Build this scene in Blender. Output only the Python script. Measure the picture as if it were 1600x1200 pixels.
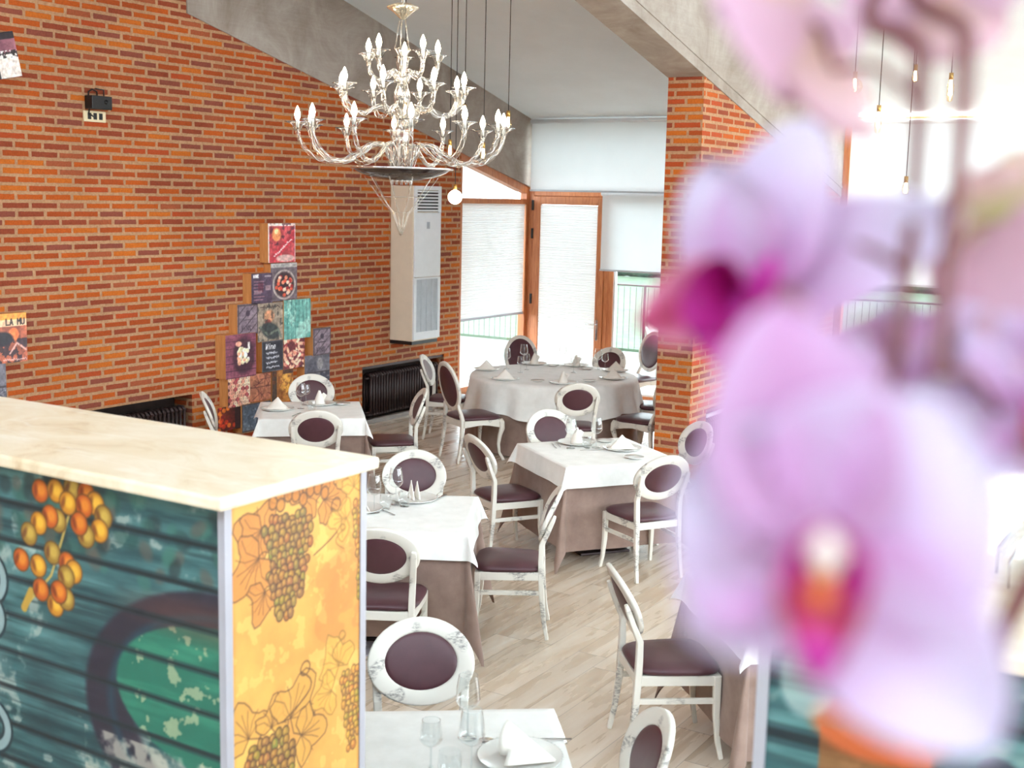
import bpy, bmesh, math, random
import numpy as np
from mathutils import Vector, Matrix
random.seed(7); rng = np.random.default_rng(7)
PI = math.pi
for o in list(bpy.data.objects): bpy.data.objects.remove(o)
SC = bpy.context.scene
COL = SC.collection

# ------------------------------------------------------------------ camera
FPX, YAW, PITCH, ROLL, EYE = 1960.4, -0.551494, 0.1482329, 0.0230183, 2.7
fw = Vector((math.sin(YAW)*math.cos(PITCH), math.cos(YAW)*math.cos(PITCH), -math.sin(PITCH)))
_r = fw.cross(Vector((0, 0, 1))).normalized(); _u = _r.cross(fw)
cr = _r*math.cos(ROLL) + _u*math.sin(ROLL)
cu = _u*math.cos(ROLL) - _r*math.sin(ROLL)
EYEP = Vector((0, 0, EYE))
cd = bpy.data.cameras.new('camera'); cam = bpy.data.objects.new('camera', cd); COL.objects.link(cam)
cam.matrix_world = Matrix(((cr.x, cu.x, -fw.x, 0), (cr.y, cu.y, -fw.y, 0), (cr.z, cu.z, -fw.z, EYE), (0, 0, 0, 1)))
cd.sensor_width = 36; cd.lens = FPX/1600*36; cd.clip_start = 0.02; cd.clip_end = 200
cd.dof.use_dof = True; cd.dof.focus_distance = 8.0; cd.dof.aperture_fstop = 44.1/9.5
SC.camera = cam

# ------------------------------------------------------------------ light, exposure
W = bpy.data.worlds.new('world'); SC.world = W; W.use_nodes = True
bg = W.node_tree.nodes['Background']; bg.inputs[0].default_value = (0.86, 0.94, 1.0, 1); bg.inputs[1].default_value = 7.0
SC.view_settings.view_transform = 'Standard'; SC.view_settings.look = 'None'
SC.view_settings.exposure = 0.66; SC.view_settings.gamma = 1.0; SC.view_settings.use_curve_mapping = False
SC.cycles.use_denoising = True
SC.cycles.max_bounces = 10; SC.cycles.diffuse_bounces = 5; SC.cycles.glossy_bounces = 4
SC.cycles.transparent_max_bounces = 24; SC.cycles.transmission_bounces = 8
SC.cycles.sample_clamp_indirect = 4.0
SC.cycles.caustics_reflective = False; SC.cycles.caustics_refractive = False

# ------------------------------------------------------------------ where a picture point lies on a plane of the room
def ray(x, y): return (cr*(x-800) - cu*(y-600) + fw*FPX)/FPX
def atZ(x, y, z): d = ray(x, y); return EYEP + d*((z-EYE)/d.z)
def atX(x, y, X): d = ray(x, y); return EYEP + d*(X/d.x)
def atY(x, y, Y): d = ray(x, y); return EYEP + d*(Y/d.y)
def atD(x, y, D): return EYEP + ray(x, y)*D

# ------------------------------------------------------------------ materials
def s2l(c):
    return tuple((v/255/12.92) if v/255 <= 0.04045 else ((v/255+0.055)/1.055)**2.4 for v in c)
class NT:
    def __init__(s, name):
        s.m = bpy.data.materials.new(name); s.m.use_nodes = True
        s.t = s.m.node_tree; s.n = s.t.nodes; s.l = s.t.links
        s.p = s.n['Principled BSDF']; s.out = s.n['Material Output']
    def node(s, typ, **kw):
        n = s.n.new(typ)
        for k, v in kw.items(): setattr(n, k, v)
        return n
    def put(s, sock, v):
        if hasattr(v, 'is_linked') or hasattr(v, 'links'): s.l.new(v, sock)
        elif isinstance(v, (tuple, list)) and len(v) == 3 and sock.type == 'RGBA': sock.default_value = (*v, 1)
        else: sock.default_value = v
    def math(s, op, a, b=0.0, c=0.0):
        n = s.node('ShaderNodeMath', operation=op); s.put(n.inputs[0], a); s.put(n.inputs[1], b)
        if op in ('MULTIPLY_ADD', 'SMOOTH_MIN'): s.put(n.inputs[2], c)
        return n.outputs[0]
    def mix(s, f, a, b, blend='MIX'):
        n = s.node('ShaderNodeMix', data_type='RGBA', blend_type=blend)
        s.put(n.inputs[0], f); s.put(n.inputs[6], a); s.put(n.inputs[7], b); return n.outputs[2]
    def ramp(s, f, stops, interp='LINEAR'):
        n = s.node('ShaderNodeValToRGB'); cr_ = n.color_ramp; cr_.interpolation = interp
        while len(cr_.elements) < len(stops): cr_.elements.new(0.5)
        for e, (p, c) in zip(cr_.elements, stops):
            e.position = p; e.color = (*c, 1) if len(c) == 3 else c
        s.l.new(f, n.inputs[0]); return n.outputs[0]
    def mrange(s, v, a, b, c=0.0, d=1.0):
        n = s.node('ShaderNodeMapRange', interpolation_type='SMOOTHSTEP')
        s.put(n.inputs[0], v)
        for i, q in enumerate((a, b, c, d)): n.inputs[i+1].default_value = q
        return n.outputs[0]
    def obj(s): return s.node('ShaderNodeTexCoord').outputs['Object']
    def map(s, v, scale=(1, 1, 1), rot=(0, 0, 0), loc=(0, 0, 0)):
        n = s.node('ShaderNodeMapping'); s.l.new(v, n.inputs[0])
        n.inputs['Scale'].default_value = scale; n.inputs['Rotation'].default_value = rot; n.inputs['Location'].default_value = loc
        return n.outputs[0]
    def noise(s, v, scale=5, detail=4, rough=0.5, dist=0.0, out=0):
        n = s.node('ShaderNodeTexNoise'); s.l.new(v, n.inputs['Vector'])
        n.inputs['Scale'].default_value = scale; n.inputs['Detail'].default_value = detail
        n.inputs['Roughness'].default_value = rough; n.inputs['Distortion'].default_value = dist
        return n.outputs[out]
    def bump(s, h, strength=0.3, dist=0.01):
        n = s.node('ShaderNodeBump'); s.l.new(h, n.inputs['Height'])
        n.inputs['Strength'].default_value = strength; n.inputs['Distance'].default_value = dist
        s.l.new(n.outputs[0], s.p.inputs['Normal'])
    def set(s, **kw):
        for k, v in kw.items():
            k = {'base': 'Base Color', 'rough': 'Roughness', 'metal': 'Metallic', 'spec': 'Specular IOR Level',
                 'sheen': 'Sheen Weight', 'trans': 'Transmission Weight', 'emis': 'Emission Color', 'es': 'Emission Strength',
                 'coat': 'Coat Weight', 'ior': 'IOR', 'alpha': 'Alpha'}[k]
            s.put(s.p.inputs[k], v)
        return s

def simple(name, col, rough=0.5, metal=0.0, var=0.08, scale=8.0, bump=0.0, **kw):
    t = NT(name); v = t.obj(); f = t.noise(v, scale, 5, 0.6)
    c = s2l(col); d = tuple(max(0, x*(1-var*2)) for x in c); l = tuple(min(1, x*(1+var)) for x in c)
    t.set(base=t.ramp(f, [(0.3, d), (0.7, l)]), rough=rough, metal=metal, **kw)
    if bump: t.bump(t.noise(v, scale*12, 3, 0.6), bump, 0.004)
    return t.m

def brick_mat():
    t = NT('brick_masonry'); v = t.obj()
    geo = t.node('ShaderNodeNewGeometry'); sx = t.node('ShaderNodeSeparateXYZ'); t.l.new(geo.outputs['Normal'], sx.inputs[0])
    face = t.math('GREATER_THAN', t.math('ABSOLUTE', sx.outputs[0]), 0.5)
    wob = t.node('ShaderNodeVectorMath', operation='MULTIPLY_ADD')
    t.l.new(t.noise(v, 22, 3, 0.6, out=1), wob.inputs[0]); wob.inputs[1].default_value = (0.011,)*3; t.l.new(v, wob.inputs[2])
    s = t.node('ShaderNodeSeparateXYZ'); t.l.new(wob.outputs[0], s.inputs[0])
    h = t.math('ADD', t.math('MULTIPLY', s.outputs[1], face), t.math('MULTIPLY', s.outputs[0], t.math('SUBTRACT', 1.0, face)))
    PZ, PH = 0.0715, 0.285
    zz = t.math('DIVIDE', s.outputs[2], PZ); row = t.math('FLOOR', zz); fz = t.math('FRACT', zz)
    wn = t.node('ShaderNodeTexWhiteNoise', noise_dimensions='1D'); t.l.new(row, wn.inputs['W'])
    off = t.math('ADD', t.math('MULTIPLY', row, 0.5), t.math('MULTIPLY', wn.outputs[0], 0.16))
    u = t.math('ADD', t.math('DIVIDE', h, PH), off); colm = t.math('FLOOR', u); fu = t.math('FRACT', u)
    cv = t.node('ShaderNodeCombineXYZ'); t.l.new(row, cv.inputs[0]); t.l.new(colm, cv.inputs[1]); t.l.new(face, cv.inputs[2])
    wb = t.node('ShaderNodeTexWhiteNoise', noise_dimensions='3D'); t.l.new(cv.outputs[0], wb.inputs['Vector'])
    sep = t.node('ShaderNodeSeparateColor'); t.l.new(wb.outputs[1], sep.inputs[0])
    dz = t.math('MULTIPLY', t.math('ABSOLUTE', t.math('SUBTRACT', fz, 0.5)), PZ)
    dzz = t.math('ADD', dz, t.math('MULTIPLY', sep.outputs[2], 0.003))
    du = t.math('MULTIPLY', t.math('ABSOLUTE', t.math('SUBTRACT', fu, 0.5)), PH)
    duu = t.math('ADD', du, t.math('MULTIPLY', sep.outputs[1], 0.007))
    mk = t.math('MULTIPLY', t.mrange(dzz, 0.0205, 0.0255, 1, 0), t.mrange(duu, 0.1285, 0.1345, 1, 0))
    bc = t.ramp(sep.outputs[0], [(0.0, s2l((144, 78, 62))), (0.12, s2l((150, 72, 48))), (0.28, s2l((172, 80, 38))), (0.48, s2l((190, 92, 36))),
                                 (0.68, s2l((200, 108, 40))), (0.80, s2l((168, 90, 58))), (0.92, s2l((182, 80, 42)))], 'CONSTANT')
    fine = t.noise(v, 70, 5, 0.7)
    bc = t.mix(1.0, bc, t.ramp(fine, [(0.2, (0.66, 0.66, 0.68)), (0.75, (1.16, 1.14, 1.12))]), 'MULTIPLY')
    mo = t.ramp(t.noise(v, 40, 5, 0.7), [(0.25, s2l((160, 116, 84))), (0.75, s2l((200, 158, 122)))])
    big = t.noise(v, 1.3, 3, 0.5)
    chalk = t.mrange(t.noise(v, 9, 4, 0.7), 0.66, 0.78, 0, 0.55)
    base = t.mix(mk, mo, t.mix(chalk, bc, mo))
    base = t.mix(1.0, base, t.ramp(big, [(0.3, (0.88, 0.86, 0.85)), (0.7, (1.06, 1.04, 1.02))]), 'MULTIPLY')
    t.set(base=base, rough=0.85, spec=0.2)
    t.bump(t.math('ADD', mk, t.math('MULTIPLY', fine, 0.5)), 0.6, 0.008)
    return t.m

def concrete_mat():
    t = NT('board_concrete'); v = t.obj()
    a = t.noise(v, 1.5, 7, 0.7, 0.6); b = t.noise(t.map(v, (1, 0.6, 9)), 6, 4, 0.6)
    c = t.ramp(a, [(0.3, s2l((136, 122, 110))), (0.5, s2l((160, 148, 138))), (0.72, s2l((184, 176, 168)))])
    c = t.mix(0.10, c, t.ramp(b, [(0.3, s2l((124, 110, 98))), (0.7, s2l((190, 182, 172)))]), 'MIX')
    pits = t.mrange(t.noise(v, 55, 2, 0.5), 0.74, 0.8, 0, 0.6)
    t.set(base=t.mix(pits, c, s2l((110, 98, 90))), rough=0.8); t.bump(a, 0.4, 0.01)
    return t.m

def floor_mat():
    t = NT('washed_oak_planks'); v = t.obj(); s = t.node('ShaderNodeSeparateXYZ'); t.l.new(v, s.inputs[0])
    PW, PL = 0.19, 1.25
    xx = t.math('DIVIDE', s.outputs[0], PW); row = t.math('FLOOR', xx); fx = t.math('FRACT', xx)
    wn = t.node('ShaderNodeTexWhiteNoise', noise_dimensions='1D'); t.l.new(row, wn.inputs['W'])
    yy = t.math('ADD', t.math('DIVIDE', s.outputs[1], PL), t.math('MULTIPLY', wn.outputs[0], 5.0)); cy_ = t.math('FLOOR', yy); fy = t.math('FRACT', yy)
    cv = t.node('ShaderNodeCombineXYZ'); t.l.new(row, cv.inputs[0]); t.l.new(cy_, cv.inputs[1])
    wb = t.node('ShaderNodeTexWhiteNoise', noise_dimensions='3D'); t.l.new(cv.outputs[0], wb.inputs['Vector'])
    gap = t.math('MAXIMUM', t.mrange(t.math('ABSOLUTE', t.math('SUBTRACT', fx, 0.5)), 0.485, 0.497),
                 t.mrange(t.math('ABSOLUTE', t.math('SUBTRACT', fy, 0.5)), 0.4965, 0.499))
    shift = t.node('ShaderNodeVectorMath', operation='ADD'); t.l.new(v, shift.inputs[0])
    sc_ = t.node('ShaderNodeVectorMath', operation='SCALE'); t.l.new(wb.outputs[1], sc_.inputs[0]); sc_.inputs['Scale'].default_value = 20
    t.l.new(sc_.outputs[0], shift.inputs[1])
    g = t.noise(t.map(shift.outputs[0], (5, 0.6, 1)), 2.2, 5, 0.5, 0.3)
    streak = t.noise(t.map(shift.outputs[0], (34, 0.9, 1)), 2.0, 3, 0.6, 0.2)
    c = t.ramp(g, [(0.28, s2l((190, 166, 142))), (0.42, s2l((202, 182, 160))), (0.58, s2l((212, 196, 178))), (0.74, s2l((224, 213, 200)))])
    c = t.mix(t.mrange(streak, 0.64, 0.78, 0, 0.3), c, s2l((140, 118, 102)))
    c = t.mix(1.0, c, t.ramp(wb.outputs[0], [(0, (0.86, 0.85, 0.84)), (1, (1.06, 1.06, 1.06))]), 'MULTIPLY')
    c = t.mix(t.math('MULTIPLY', gap, 0.6), c, s2l((100, 82, 70)))
    t.set(base=c, rough=t.mrange(g, 0.3, 0.7, 0.22, 0.36), spec=0.55); t.bump(t.math('SUBTRACT', streak, gap), 0.12, 0.002)
    return t.m

def marble_mat():
    t = NT('cream_marble'); v = t.obj()
    a = t.noise(t.map(v, (1.6, 2.6, 1)), 2.2, 7, 0.68, 0.8)
    c = t.ramp(a, [(0.28, s2l((204, 176, 138))), (0.42, s2l((228, 210, 180))), (0.6, s2l((238, 226, 204))), (0.78, s2l((226, 206, 174)))])
    w = t.mrange(t.math('ABSOLUTE', t.math('SUBTRACT', t.noise(t.map(v, (.7, 2, 1), (0, 0, .3)), 1.3, 3, .6, .6), .5)), 0.0, 0.012, 1, 0)
    c = t.mix(t.math('MULTIPLY', w, 0.35), c, s2l((250, 246, 236)))
    t.set(base=c, rough=0.3); return t.m

def distressed_white():
    t = NT('distressed_white_paint'); v = t.obj()
    a = t.noise(t.map(v, (22, 22, 60)), 2.0, 4, 0.7, 0.3); m = t.mrange(a, 0.36, 0.66, 0, 0.8)
    p = t.mrange(t.noise(v, 8.5, 1, 0.4), 0.565, 0.66)
    c = t.mix(t.math('MULTIPLY', m, p), s2l((226, 222, 212)), s2l((96, 90, 90)))
    t.set(base=c, rough=0.45); return t.m

def leather_mat():
    t = NT('burgundy_leather'); v = t.obj()
    t.set(base=t.ramp(t.noise(v, 6, 4, 0.5), [(0.3, s2l((70, 38, 46))), (0.7, s2l((86, 50, 58)))]), rough=0.38, spec=0.5)
    t.bump(t.noise(v, 260, 3, 0.6), 0.15, 0.002); return t.m

def cloth_mat(name, c1, c2, weave=420, rough=0.9):
    t = NT(name); v = t.obj()
    t.set(base=t.ramp(t.noise(v, 9, 4, 0.6), [(0.3, s2l(c1)), (0.7, s2l(c2))]), rough=rough, sheen=0.15)
    t.bump(t.noise(v, weave, 2, 0.5), 0.15, 0.001); return t.m

def wood_mat(name, c1, c2, axis=2, rough=0.45):
    t = NT(name); v = t.obj(); sc = [14, 14, 14]; sc[axis] = 1.4
    a = t.noise(t.map(v, tuple(sc)), 3, 5, 0.6, 0.6)
    t.set(base=t.ramp(a, [(0.3, s2l(c1)), (0.7, s2l(c2))]), rough=rough); t.bump(a, 0.1, 0.002); return t.m

def glass_mat(name='clear_glass', tint=(0.97, 0.99, 0.99), edge=0.85, rim=(1, 1, 1), lo=0.04):
    t = NT(name); t.n.remove(t.p)
    tr = t.node('ShaderNodeBsdfTransparent'); tr.inputs[0].default_value = (*tint, 1)
    gl = t.node('ShaderNodeBsdfGlossy'); gl.inputs['Roughness'].default_value = 0.04; gl.inputs[0].default_value = (*rim, 1)
    lw = t.node('ShaderNodeLayerWeight'); lw.inputs[0].default_value = 0.35
    nz = t.noise(t.obj(), 3, 2, 0.5)
    f = t.math('MULTIPLY', t.math('MULTIPLY_ADD', t.math('POWER', lw.outputs['Facing'], 2.2), edge, lo), t.math('MULTIPLY_ADD', nz, 0.2, 0.9))
    mx = t.node('ShaderNodeMixShader'); t.l.new(f, mx.inputs[0]); t.l.new(tr.outputs[0], mx.inputs[1]); t.l.new(gl.outputs[0], mx.inputs[2])
    t.l.new(mx.outputs[0], t.out.inputs[0]); return t.m

def emit_mat(name, col, strength):
    t = NT(name); n = t.noise(t.obj(), 4, 1, 0.5)
    t.set(base=(0.8, 0.7, 0.5), rough=0.4, emis=t.ramp(n, [(0, col), (1, tuple(min(1, c*1.02) for c in col))]), es=strength); return t.m

def blind_mat(name, col, tr=0.55, rows=0):
    t = NT(name); t.n.remove(t.p); v = t.obj()
    a = t.ramp(t.noise(v, 3, 2, 0.5), [(0.2, tuple(x*0.96 for x in s2l(col))), (0.8, s2l(col))])
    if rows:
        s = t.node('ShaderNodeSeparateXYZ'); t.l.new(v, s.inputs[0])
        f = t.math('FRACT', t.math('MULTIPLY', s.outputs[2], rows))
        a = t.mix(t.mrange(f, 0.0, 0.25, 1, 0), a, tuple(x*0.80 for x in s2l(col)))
    d = t.node('ShaderNodeBsdfDiffuse'); t.l.new(a, d.inputs[0]); q = t.node('ShaderNodeBsdfTranslucent'); t.l.new(a, q.inputs[0])
    mx = t.node('ShaderNodeMixShader'); mx.inputs[0].default_value = tr
    t.l.new(d.outputs[0], mx.inputs[1]); t.l.new(q.outputs[0], mx.inputs[2]); t.l.new(mx.outputs[0], t.out.inputs[0]); return t.m

def printed_mat(name, rough=0.35, trl=0.0, coat=0.0):
    t = NT(name); a = t.node('ShaderNodeAttribute', attribute_name='ink')
    n = t.noise(t.obj(), 30, 3, 0.6)
    c = t.mix(1.0, a.outputs[0], t.ramp(n, [(0.2, (0.93, 0.93, 0.93)), (0.8, (1.04, 1.04, 1.04))]), 'MULTIPLY')
    t.set(base=c, rough=rough)
    if trl:
        q = t.node('ShaderNodeBsdfTranslucent'); t.l.new(c, q.inputs[0]); mx = t.node('ShaderNodeMixShader'); mx.inputs[0].default_value = trl
        t.l.new(t.p.outputs[0], mx.inputs[1]); t.l.new(q.outputs[0], mx.inputs[2]); t.l.new(mx.outputs[0], t.out.inputs[0])
    return t.m

BRICK = brick_mat(); CONC = concrete_mat(); FLOOR = floor_mat(); MARBLE = marble_mat(); WHITE = distressed_white(); LEATHER = leather_mat()
LINEN = cloth_mat('white_linen', (236, 236, 232), (248, 248, 245)); TAUPE = cloth_mat('taupe_cloth', (132, 108, 98), (152, 128, 116))
NAPKIN = cloth_mat('napkin_linen', (236, 230, 220), (246, 242, 234))
PLASTER = simple('ceiling_plaster', (232, 243, 249), 0.9, var=0.02, scale=2)
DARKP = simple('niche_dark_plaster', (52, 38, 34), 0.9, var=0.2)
WOODF = wood_mat('window_timber', (172, 98, 58), (206, 134, 86)); BOXW = wood_mat('pine_box', (196, 130, 72), (224, 164, 102))
GREY = simple('grey_aluminium_trim', (176, 176, 186), 0.35, 0.2, 0.03)
BLACK = simple('black_plastic', (26, 25, 28), 0.4, var=0.15); IRON = simple('dark_cast_iron', (66, 50, 50), 0.42, 0.3, 0.15)
STEEL = simple('polished_steel', (200, 200, 202), 0.2, 1.0, 0.03); CHROME = simple('chrome', (225, 225, 228), 0.12, 1.0, 0.02)
CHINA = simple('white_china', (240, 240, 236), 0.15, var=0.02); ACW = simple('ac_white_enamel', (232, 236, 240), 0.35, var=0.02)
ACG = simple('ac_grille_grey', (196, 202, 208), 0.5, var=0.05); BRASS = simple('aged_brass', (196, 160, 90), 0.3, 0.9, 0.06)
GLASS = glass_mat('clear_glass', (0.93, 0.95, 0.95), 1.6, (1, 1, 1), 0.07); CRYSTAL = glass_mat('chandelier_glass', (0.96, 0.95, 0.93), 1.1, (1.0, 0.97, 0.92), 0.10)
PANE = glass_mat('window_pane', (0.95, 0.98, 0.97), 0.3, (1, 1, 1), 0.03)
BULB = emit_mat('candle_bulb_glow', (1.0, 0.86, 0.62), 38.0); BULB2 = emit_mat('globe_bulb_glow', (1.0, 0.88, 0.66), 14.0)
FIL = emit_mat('filament_glow', (1.0, 0.72, 0.36), 60.0); LED = emit_mat('led_strip_glow', (1.0, 0.97, 0.92), 22.0)
AMBER = glass_mat('amber_bulb_glass', (1.0, 0.93, 0.78), 0.7, (1, 0.95, 0.85), 0.06)
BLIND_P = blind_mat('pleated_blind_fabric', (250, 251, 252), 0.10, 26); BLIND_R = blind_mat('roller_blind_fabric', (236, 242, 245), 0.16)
PRINT = printed_mat('printed_panel', 0.4); PETAL = printed_mat('orchid_petal', 0.5, 0.4)
TEALW = simple('painted_skirting', (150, 142, 138), 0.5)

# ------------------------------------------------------------------ mesh helpers
class MB:
    def __init__(s): s.v = []; s.f = []; s.sm = []
    def add(s, vs, fs, smooth=False):
        b = len(s.v); s.v += [tuple(p) for p in vs]; s.f += [tuple(i+b for i in f) for f in fs]; s.sm += [smooth]*len(fs); return s
    def box(s, a, b, rz=0.0, c=None):
        x0, y0, z0 = a; x1, y1, z1 = b
        P = [(x, y, z) for z in (z0, z1) for y in (y0, y1) for x in (x0, x1)]
        if rz:
            c = c or ((x0+x1)/2, (y0+y1)/2); k, q = math.cos(rz), math.sin(rz)
            P = [(c[0]+(x-c[0])*k-(y-c[1])*q, c[1]+(x-c[0])*q+(y-c[1])*k, z) for x, y, z in P]
        return s.add(P, [(0, 2, 3, 1), (4, 5, 7, 6), (0, 1, 5, 4), (2, 6, 7, 3), (0, 4, 6, 2), (1, 3, 7, 5)])
    def prism(s, poly, axis, a, b):
        # poly of 2D points extruded along axis (0: poly=(y,z), 1: poly=(x,z), 2: poly=(x,y))
        def mk(p, t): return {0: (t, p[0], p[1]), 1: (p[0], t, p[1]), 2: (p[0], p[1], t)}[axis]
        n = len(poly); P = [mk(p, a) for p in poly]+[mk(p, b) for p in poly]
        return s.add(P, [tuple(range(n))[::-1], tuple(range(n, 2*n))]+[(i, (i+1) % n, n+(i+1) % n, n+i) for i in range(n)])
    def tube(s, pts, r, seg=8, cap=True, sect=None):
        pts = [Vector(p) for p in pts]; n = len(pts)
        rr = r if isinstance(r, (list, tuple)) else [r]*n
        T = [(pts[min(i+1, n-1)]-pts[max(i-1, 0)]).normalized() for i in range(n)]
        N = T[0].orthogonal().normalized()
        if sect is not None:
            ref = Vector(sect); N = (ref-T[0]*ref.dot(T[0])).normalized()
        vs = []
        for i in range(n):
            N = (N-T[i]*N.dot(T[i])).normalized(); B = T[i].cross(N)
            for k in range(seg):
                a = 2*PI*k/seg; q = rr[i]
                if isinstance(q, (tuple, list)): vs.append(pts[i]+N*math.cos(a)*q[0]+B*math.sin(a)*q[1])
                else: vs.append(pts[i]+N*math.cos(a)*q+B*math.sin(a)*q)
        fs = [(i*seg+k, i*seg+(k+1) % seg, (i+1)*seg+(k+1) % seg, (i+1)*seg+k) for i in range(n-1) for k in range(seg)]
        if cap: fs += [tuple(range(seg))[::-1], tuple(range((n-1)*seg, n*seg))]
        return s.add(vs, fs, True)
    def bar(s, pts, w, d, side):
        # rectangular rail swept along pts; side = direction of width
        pts = [Vector(p) for p in pts]; n = len(pts); vs = []
        for i in range(n):
            T = (pts[min(i+1, n-1)]-pts[max(i-1, 0)]).normalized(); S = Vector(side); S = (S-T*S.dot(T)).normalized(); B = T.cross(S)
            wi = w[i] if isinstance(w, (list, tuple)) else w; di = d[i] if isinstance(d, (list, tuple)) else d
            for a, b in ((-1, -1), (1, -1), (1, 1), (-1, 1)): vs.append(pts[i]+S*a*wi/2+B*b*di/2)
        fs = [(i*4+k, i*4+(k+1) % 4, (i+1)*4+(k+1) % 4, (i+1)*4+k) for i in range(n-1) for k in range(4)]
        fs += [(3, 2, 1, 0), tuple(range((n-1)*4, n*4))]
        return s.add(vs, fs)
    def lathe(s, prof, seg=20, c=(0, 0, 0), close=False, wave=None):
        vs = []
        for r, z in prof:
            for k in range(seg):
                a = 2*PI*k/seg; q = r*(1+(wave(a, z) if wave else 0)); vs.append((c[0]+q*math.cos(a), c[1]+q*math.sin(a), c[2]+z))
        n = len(prof)
        fs = [(i*seg+k, i*seg+(k+1) % seg, (i+1)*seg+(k+1) % seg, (i+1)*seg+k) for i in range(n-1) for k in range(seg)]
        if close: fs += [tuple(range(seg))[::-1], tuple(range((n-1)*seg, n*seg))]
        return s.add(vs, fs, True)
    def grid(s, P, nu, nv, smooth=True, closeu=False):
        # P(i,j) -> point
        vs = [P(i, j) for j in range(nv) for i in range(nu)]
        fs = [(j*nu+i, j*nu+(i+1) % nu, (j+1)*nu+(i+1) % nu, (j+1)*nu+i) for j in range(nv-1) for i in range(nu if closeu else nu-1)]
        return s.add(vs, fs, smooth)
    def sphere(s, c, r, seg=12, rings=8, sc=(1, 1, 1)):
        prof = [(r*math.sin(PI*i/rings)*sc[0]+1e-5, -r*math.cos(PI*i/rings)*sc[2]) for i in range(rings+1)]
        return s.lathe(prof, seg, c)
    def build(s, name, mat, parent=None, bevel=0.0, solid=0.0, sub=0, loc=None):
        me = bpy.data.meshes.new(name); me.from_pydata(s.v, [], s.f); me.materials.append(mat)
        me.polygons.foreach_set('use_smooth', s.sm); me.update()
        o = bpy.data.objects.new(name, me); COL.objects.link(o)
        if parent: o.parent = parent
        if loc: o.location = loc
        if solid: m = o.modifiers.new('solid', 'SOLIDIFY'); m.thickness = solid; m.offset = 0
        if bevel: m = o.modifiers.new('bevel', 'BEVEL'); m.width = bevel; m.segments = 2; m.limit_method = 'ANGLE'
        if sub: m = o.modifiers.new('sub', 'SUBSURF'); m.levels = sub; m.render_levels = sub
        return o

def tag(o, label=None, cat=None, group=None, kind=None):
    if label: o['label'] = label
    if cat: o['category'] = cat
    if group: o['group'] = group
    if kind: o['kind'] = kind
    return o
def empty(name, loc=(0, 0, 0), rz=0.0, label=None, cat=None, group=None):
    o = bpy.data.objects.new(name, None); COL.objects.link(o); o.location = loc; o.rotation_euler = (0, 0, rz)
    o.empty_display_size = 0.1
    return tag(o, label, cat, group)
def struct(o, label=None): o['kind'] = 'structure'; return tag(o, label)
KIDS = {}
def kids(o): return list(o.children)
def copy_tree(o, parent=None):
    c = o.copy(); COL.objects.link(c); c.parent = parent
    for ch in kids(o): copy_tree(ch, c)
    return c

# ------------------------------------------------------------------ printed pictures: ink colours on a fine mesh grid
class Ink:
    def __init__(s, w, h, base=(200, 200, 200)):     # w,h cells; x to the right, y downward
        s.w, s.h = w, h; s.a = np.ones((h, w, 3))*np.array(base, float)
        s.Y, s.X = np.mgrid[0:h, 0:w].astype(float)
    def noise(s, sx, sy, seed=0):
        g = np.random.default_rng(seed); out = np.zeros((s.h, s.w)); amp = 1; tot = 0
        for o in range(4):
            nx, ny = int(s.w/sx*2**o)+3, int(s.h/sy*2**o)+3; G = g.random((ny, nx))
            fx = s.X/sx*2**o % (nx-2); fy = s.Y/sy*2**o % (ny-2); ix, iy = fx.astype(int), fy.astype(int); tx, ty = fx-ix, fy-iy
            tx = tx*tx*(3-2*tx); ty = ty*ty*(3-2*ty)
            out += amp*((G[iy, ix]*(1-tx)+G[iy, ix+1]*tx)*(1-ty)+(G[iy+1, ix]*(1-tx)+G[iy+1, ix+1]*tx)*ty); tot += amp; amp *= 0.55
        return out/tot
    def put(s, m, col, alpha=1.0):
        m = (np.clip(m, 0, 1)*alpha)[..., None]; s.a = s.a*(1-m)+np.array(col, float)*m; return s
    def shade(s, f): s.a *= f[..., None] if f.ndim == 2 else f; return s
    def ell(s, cx, cy, rx, ry, col, ang=0.0, alpha=1.0, soft=0.12):
        c, q = math.cos(ang), math.sin(ang); dx, dy = s.X-cx, s.Y-cy
        d = np.hypot((dx*c+dy*q)/rx, (-dx*q+dy*c)/ry); return s.put((1+soft-d)/(2*soft), col, alpha)
    def ring(s, cx, cy, rx, ry, wd, col, ang=0.0, alpha=1.0):
        c, q = math.cos(ang), math.sin(ang); dx, dy = s.X-cx, s.Y-cy
        d = np.abs(np.hypot((dx*c+dy*q)/rx, (-dx*q+dy*c)/ry)-1)*min(rx, ry); return s.put(wd/2+0.5-d, col, alpha)
    def line(s, pts, wd, col, alpha=1.0):
        m = np.zeros((s.h, s.w))
        for (x0, y0), (x1, y1) in zip(pts[:-1], pts[1:]):
            ex, ey = x1-x0, y1-y0; L = ex*ex+ey*ey+1e-9; t = np.clip(((s.X-x0)*ex+(s.Y-y0)*ey)/L, 0, 1)
            m = np.maximum(m, wd/2+0.5-np.hypot(s.X-x0-t*ex, s.Y-y0-t*ey))
        return s.put(m, col, alpha)
    def poly(s, pts, col, alpha=1.0):
        m = np.zeros((s.h, s.w), bool); n = len(pts)
        for i in range(n):
            x0, y0 = pts[i]; x1, y1 = pts[(i+1) % n]
            if y0 == y1: continue
            m ^= ((y0 > s.Y) != (y1 > s.Y)) & (s.X < (x1-x0)*(s.Y-y0)/(y1-y0)+x0)
        return s.put(m.astype(float), col, alpha)
    def rect(s, x0, y0, x1, y1, col, alpha=1.0):
        return s.put(((s.X >= x0) & (s.X <= x1) & (s.Y >= y0) & (s.Y <= y1)).astype(float), col, alpha)
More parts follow.
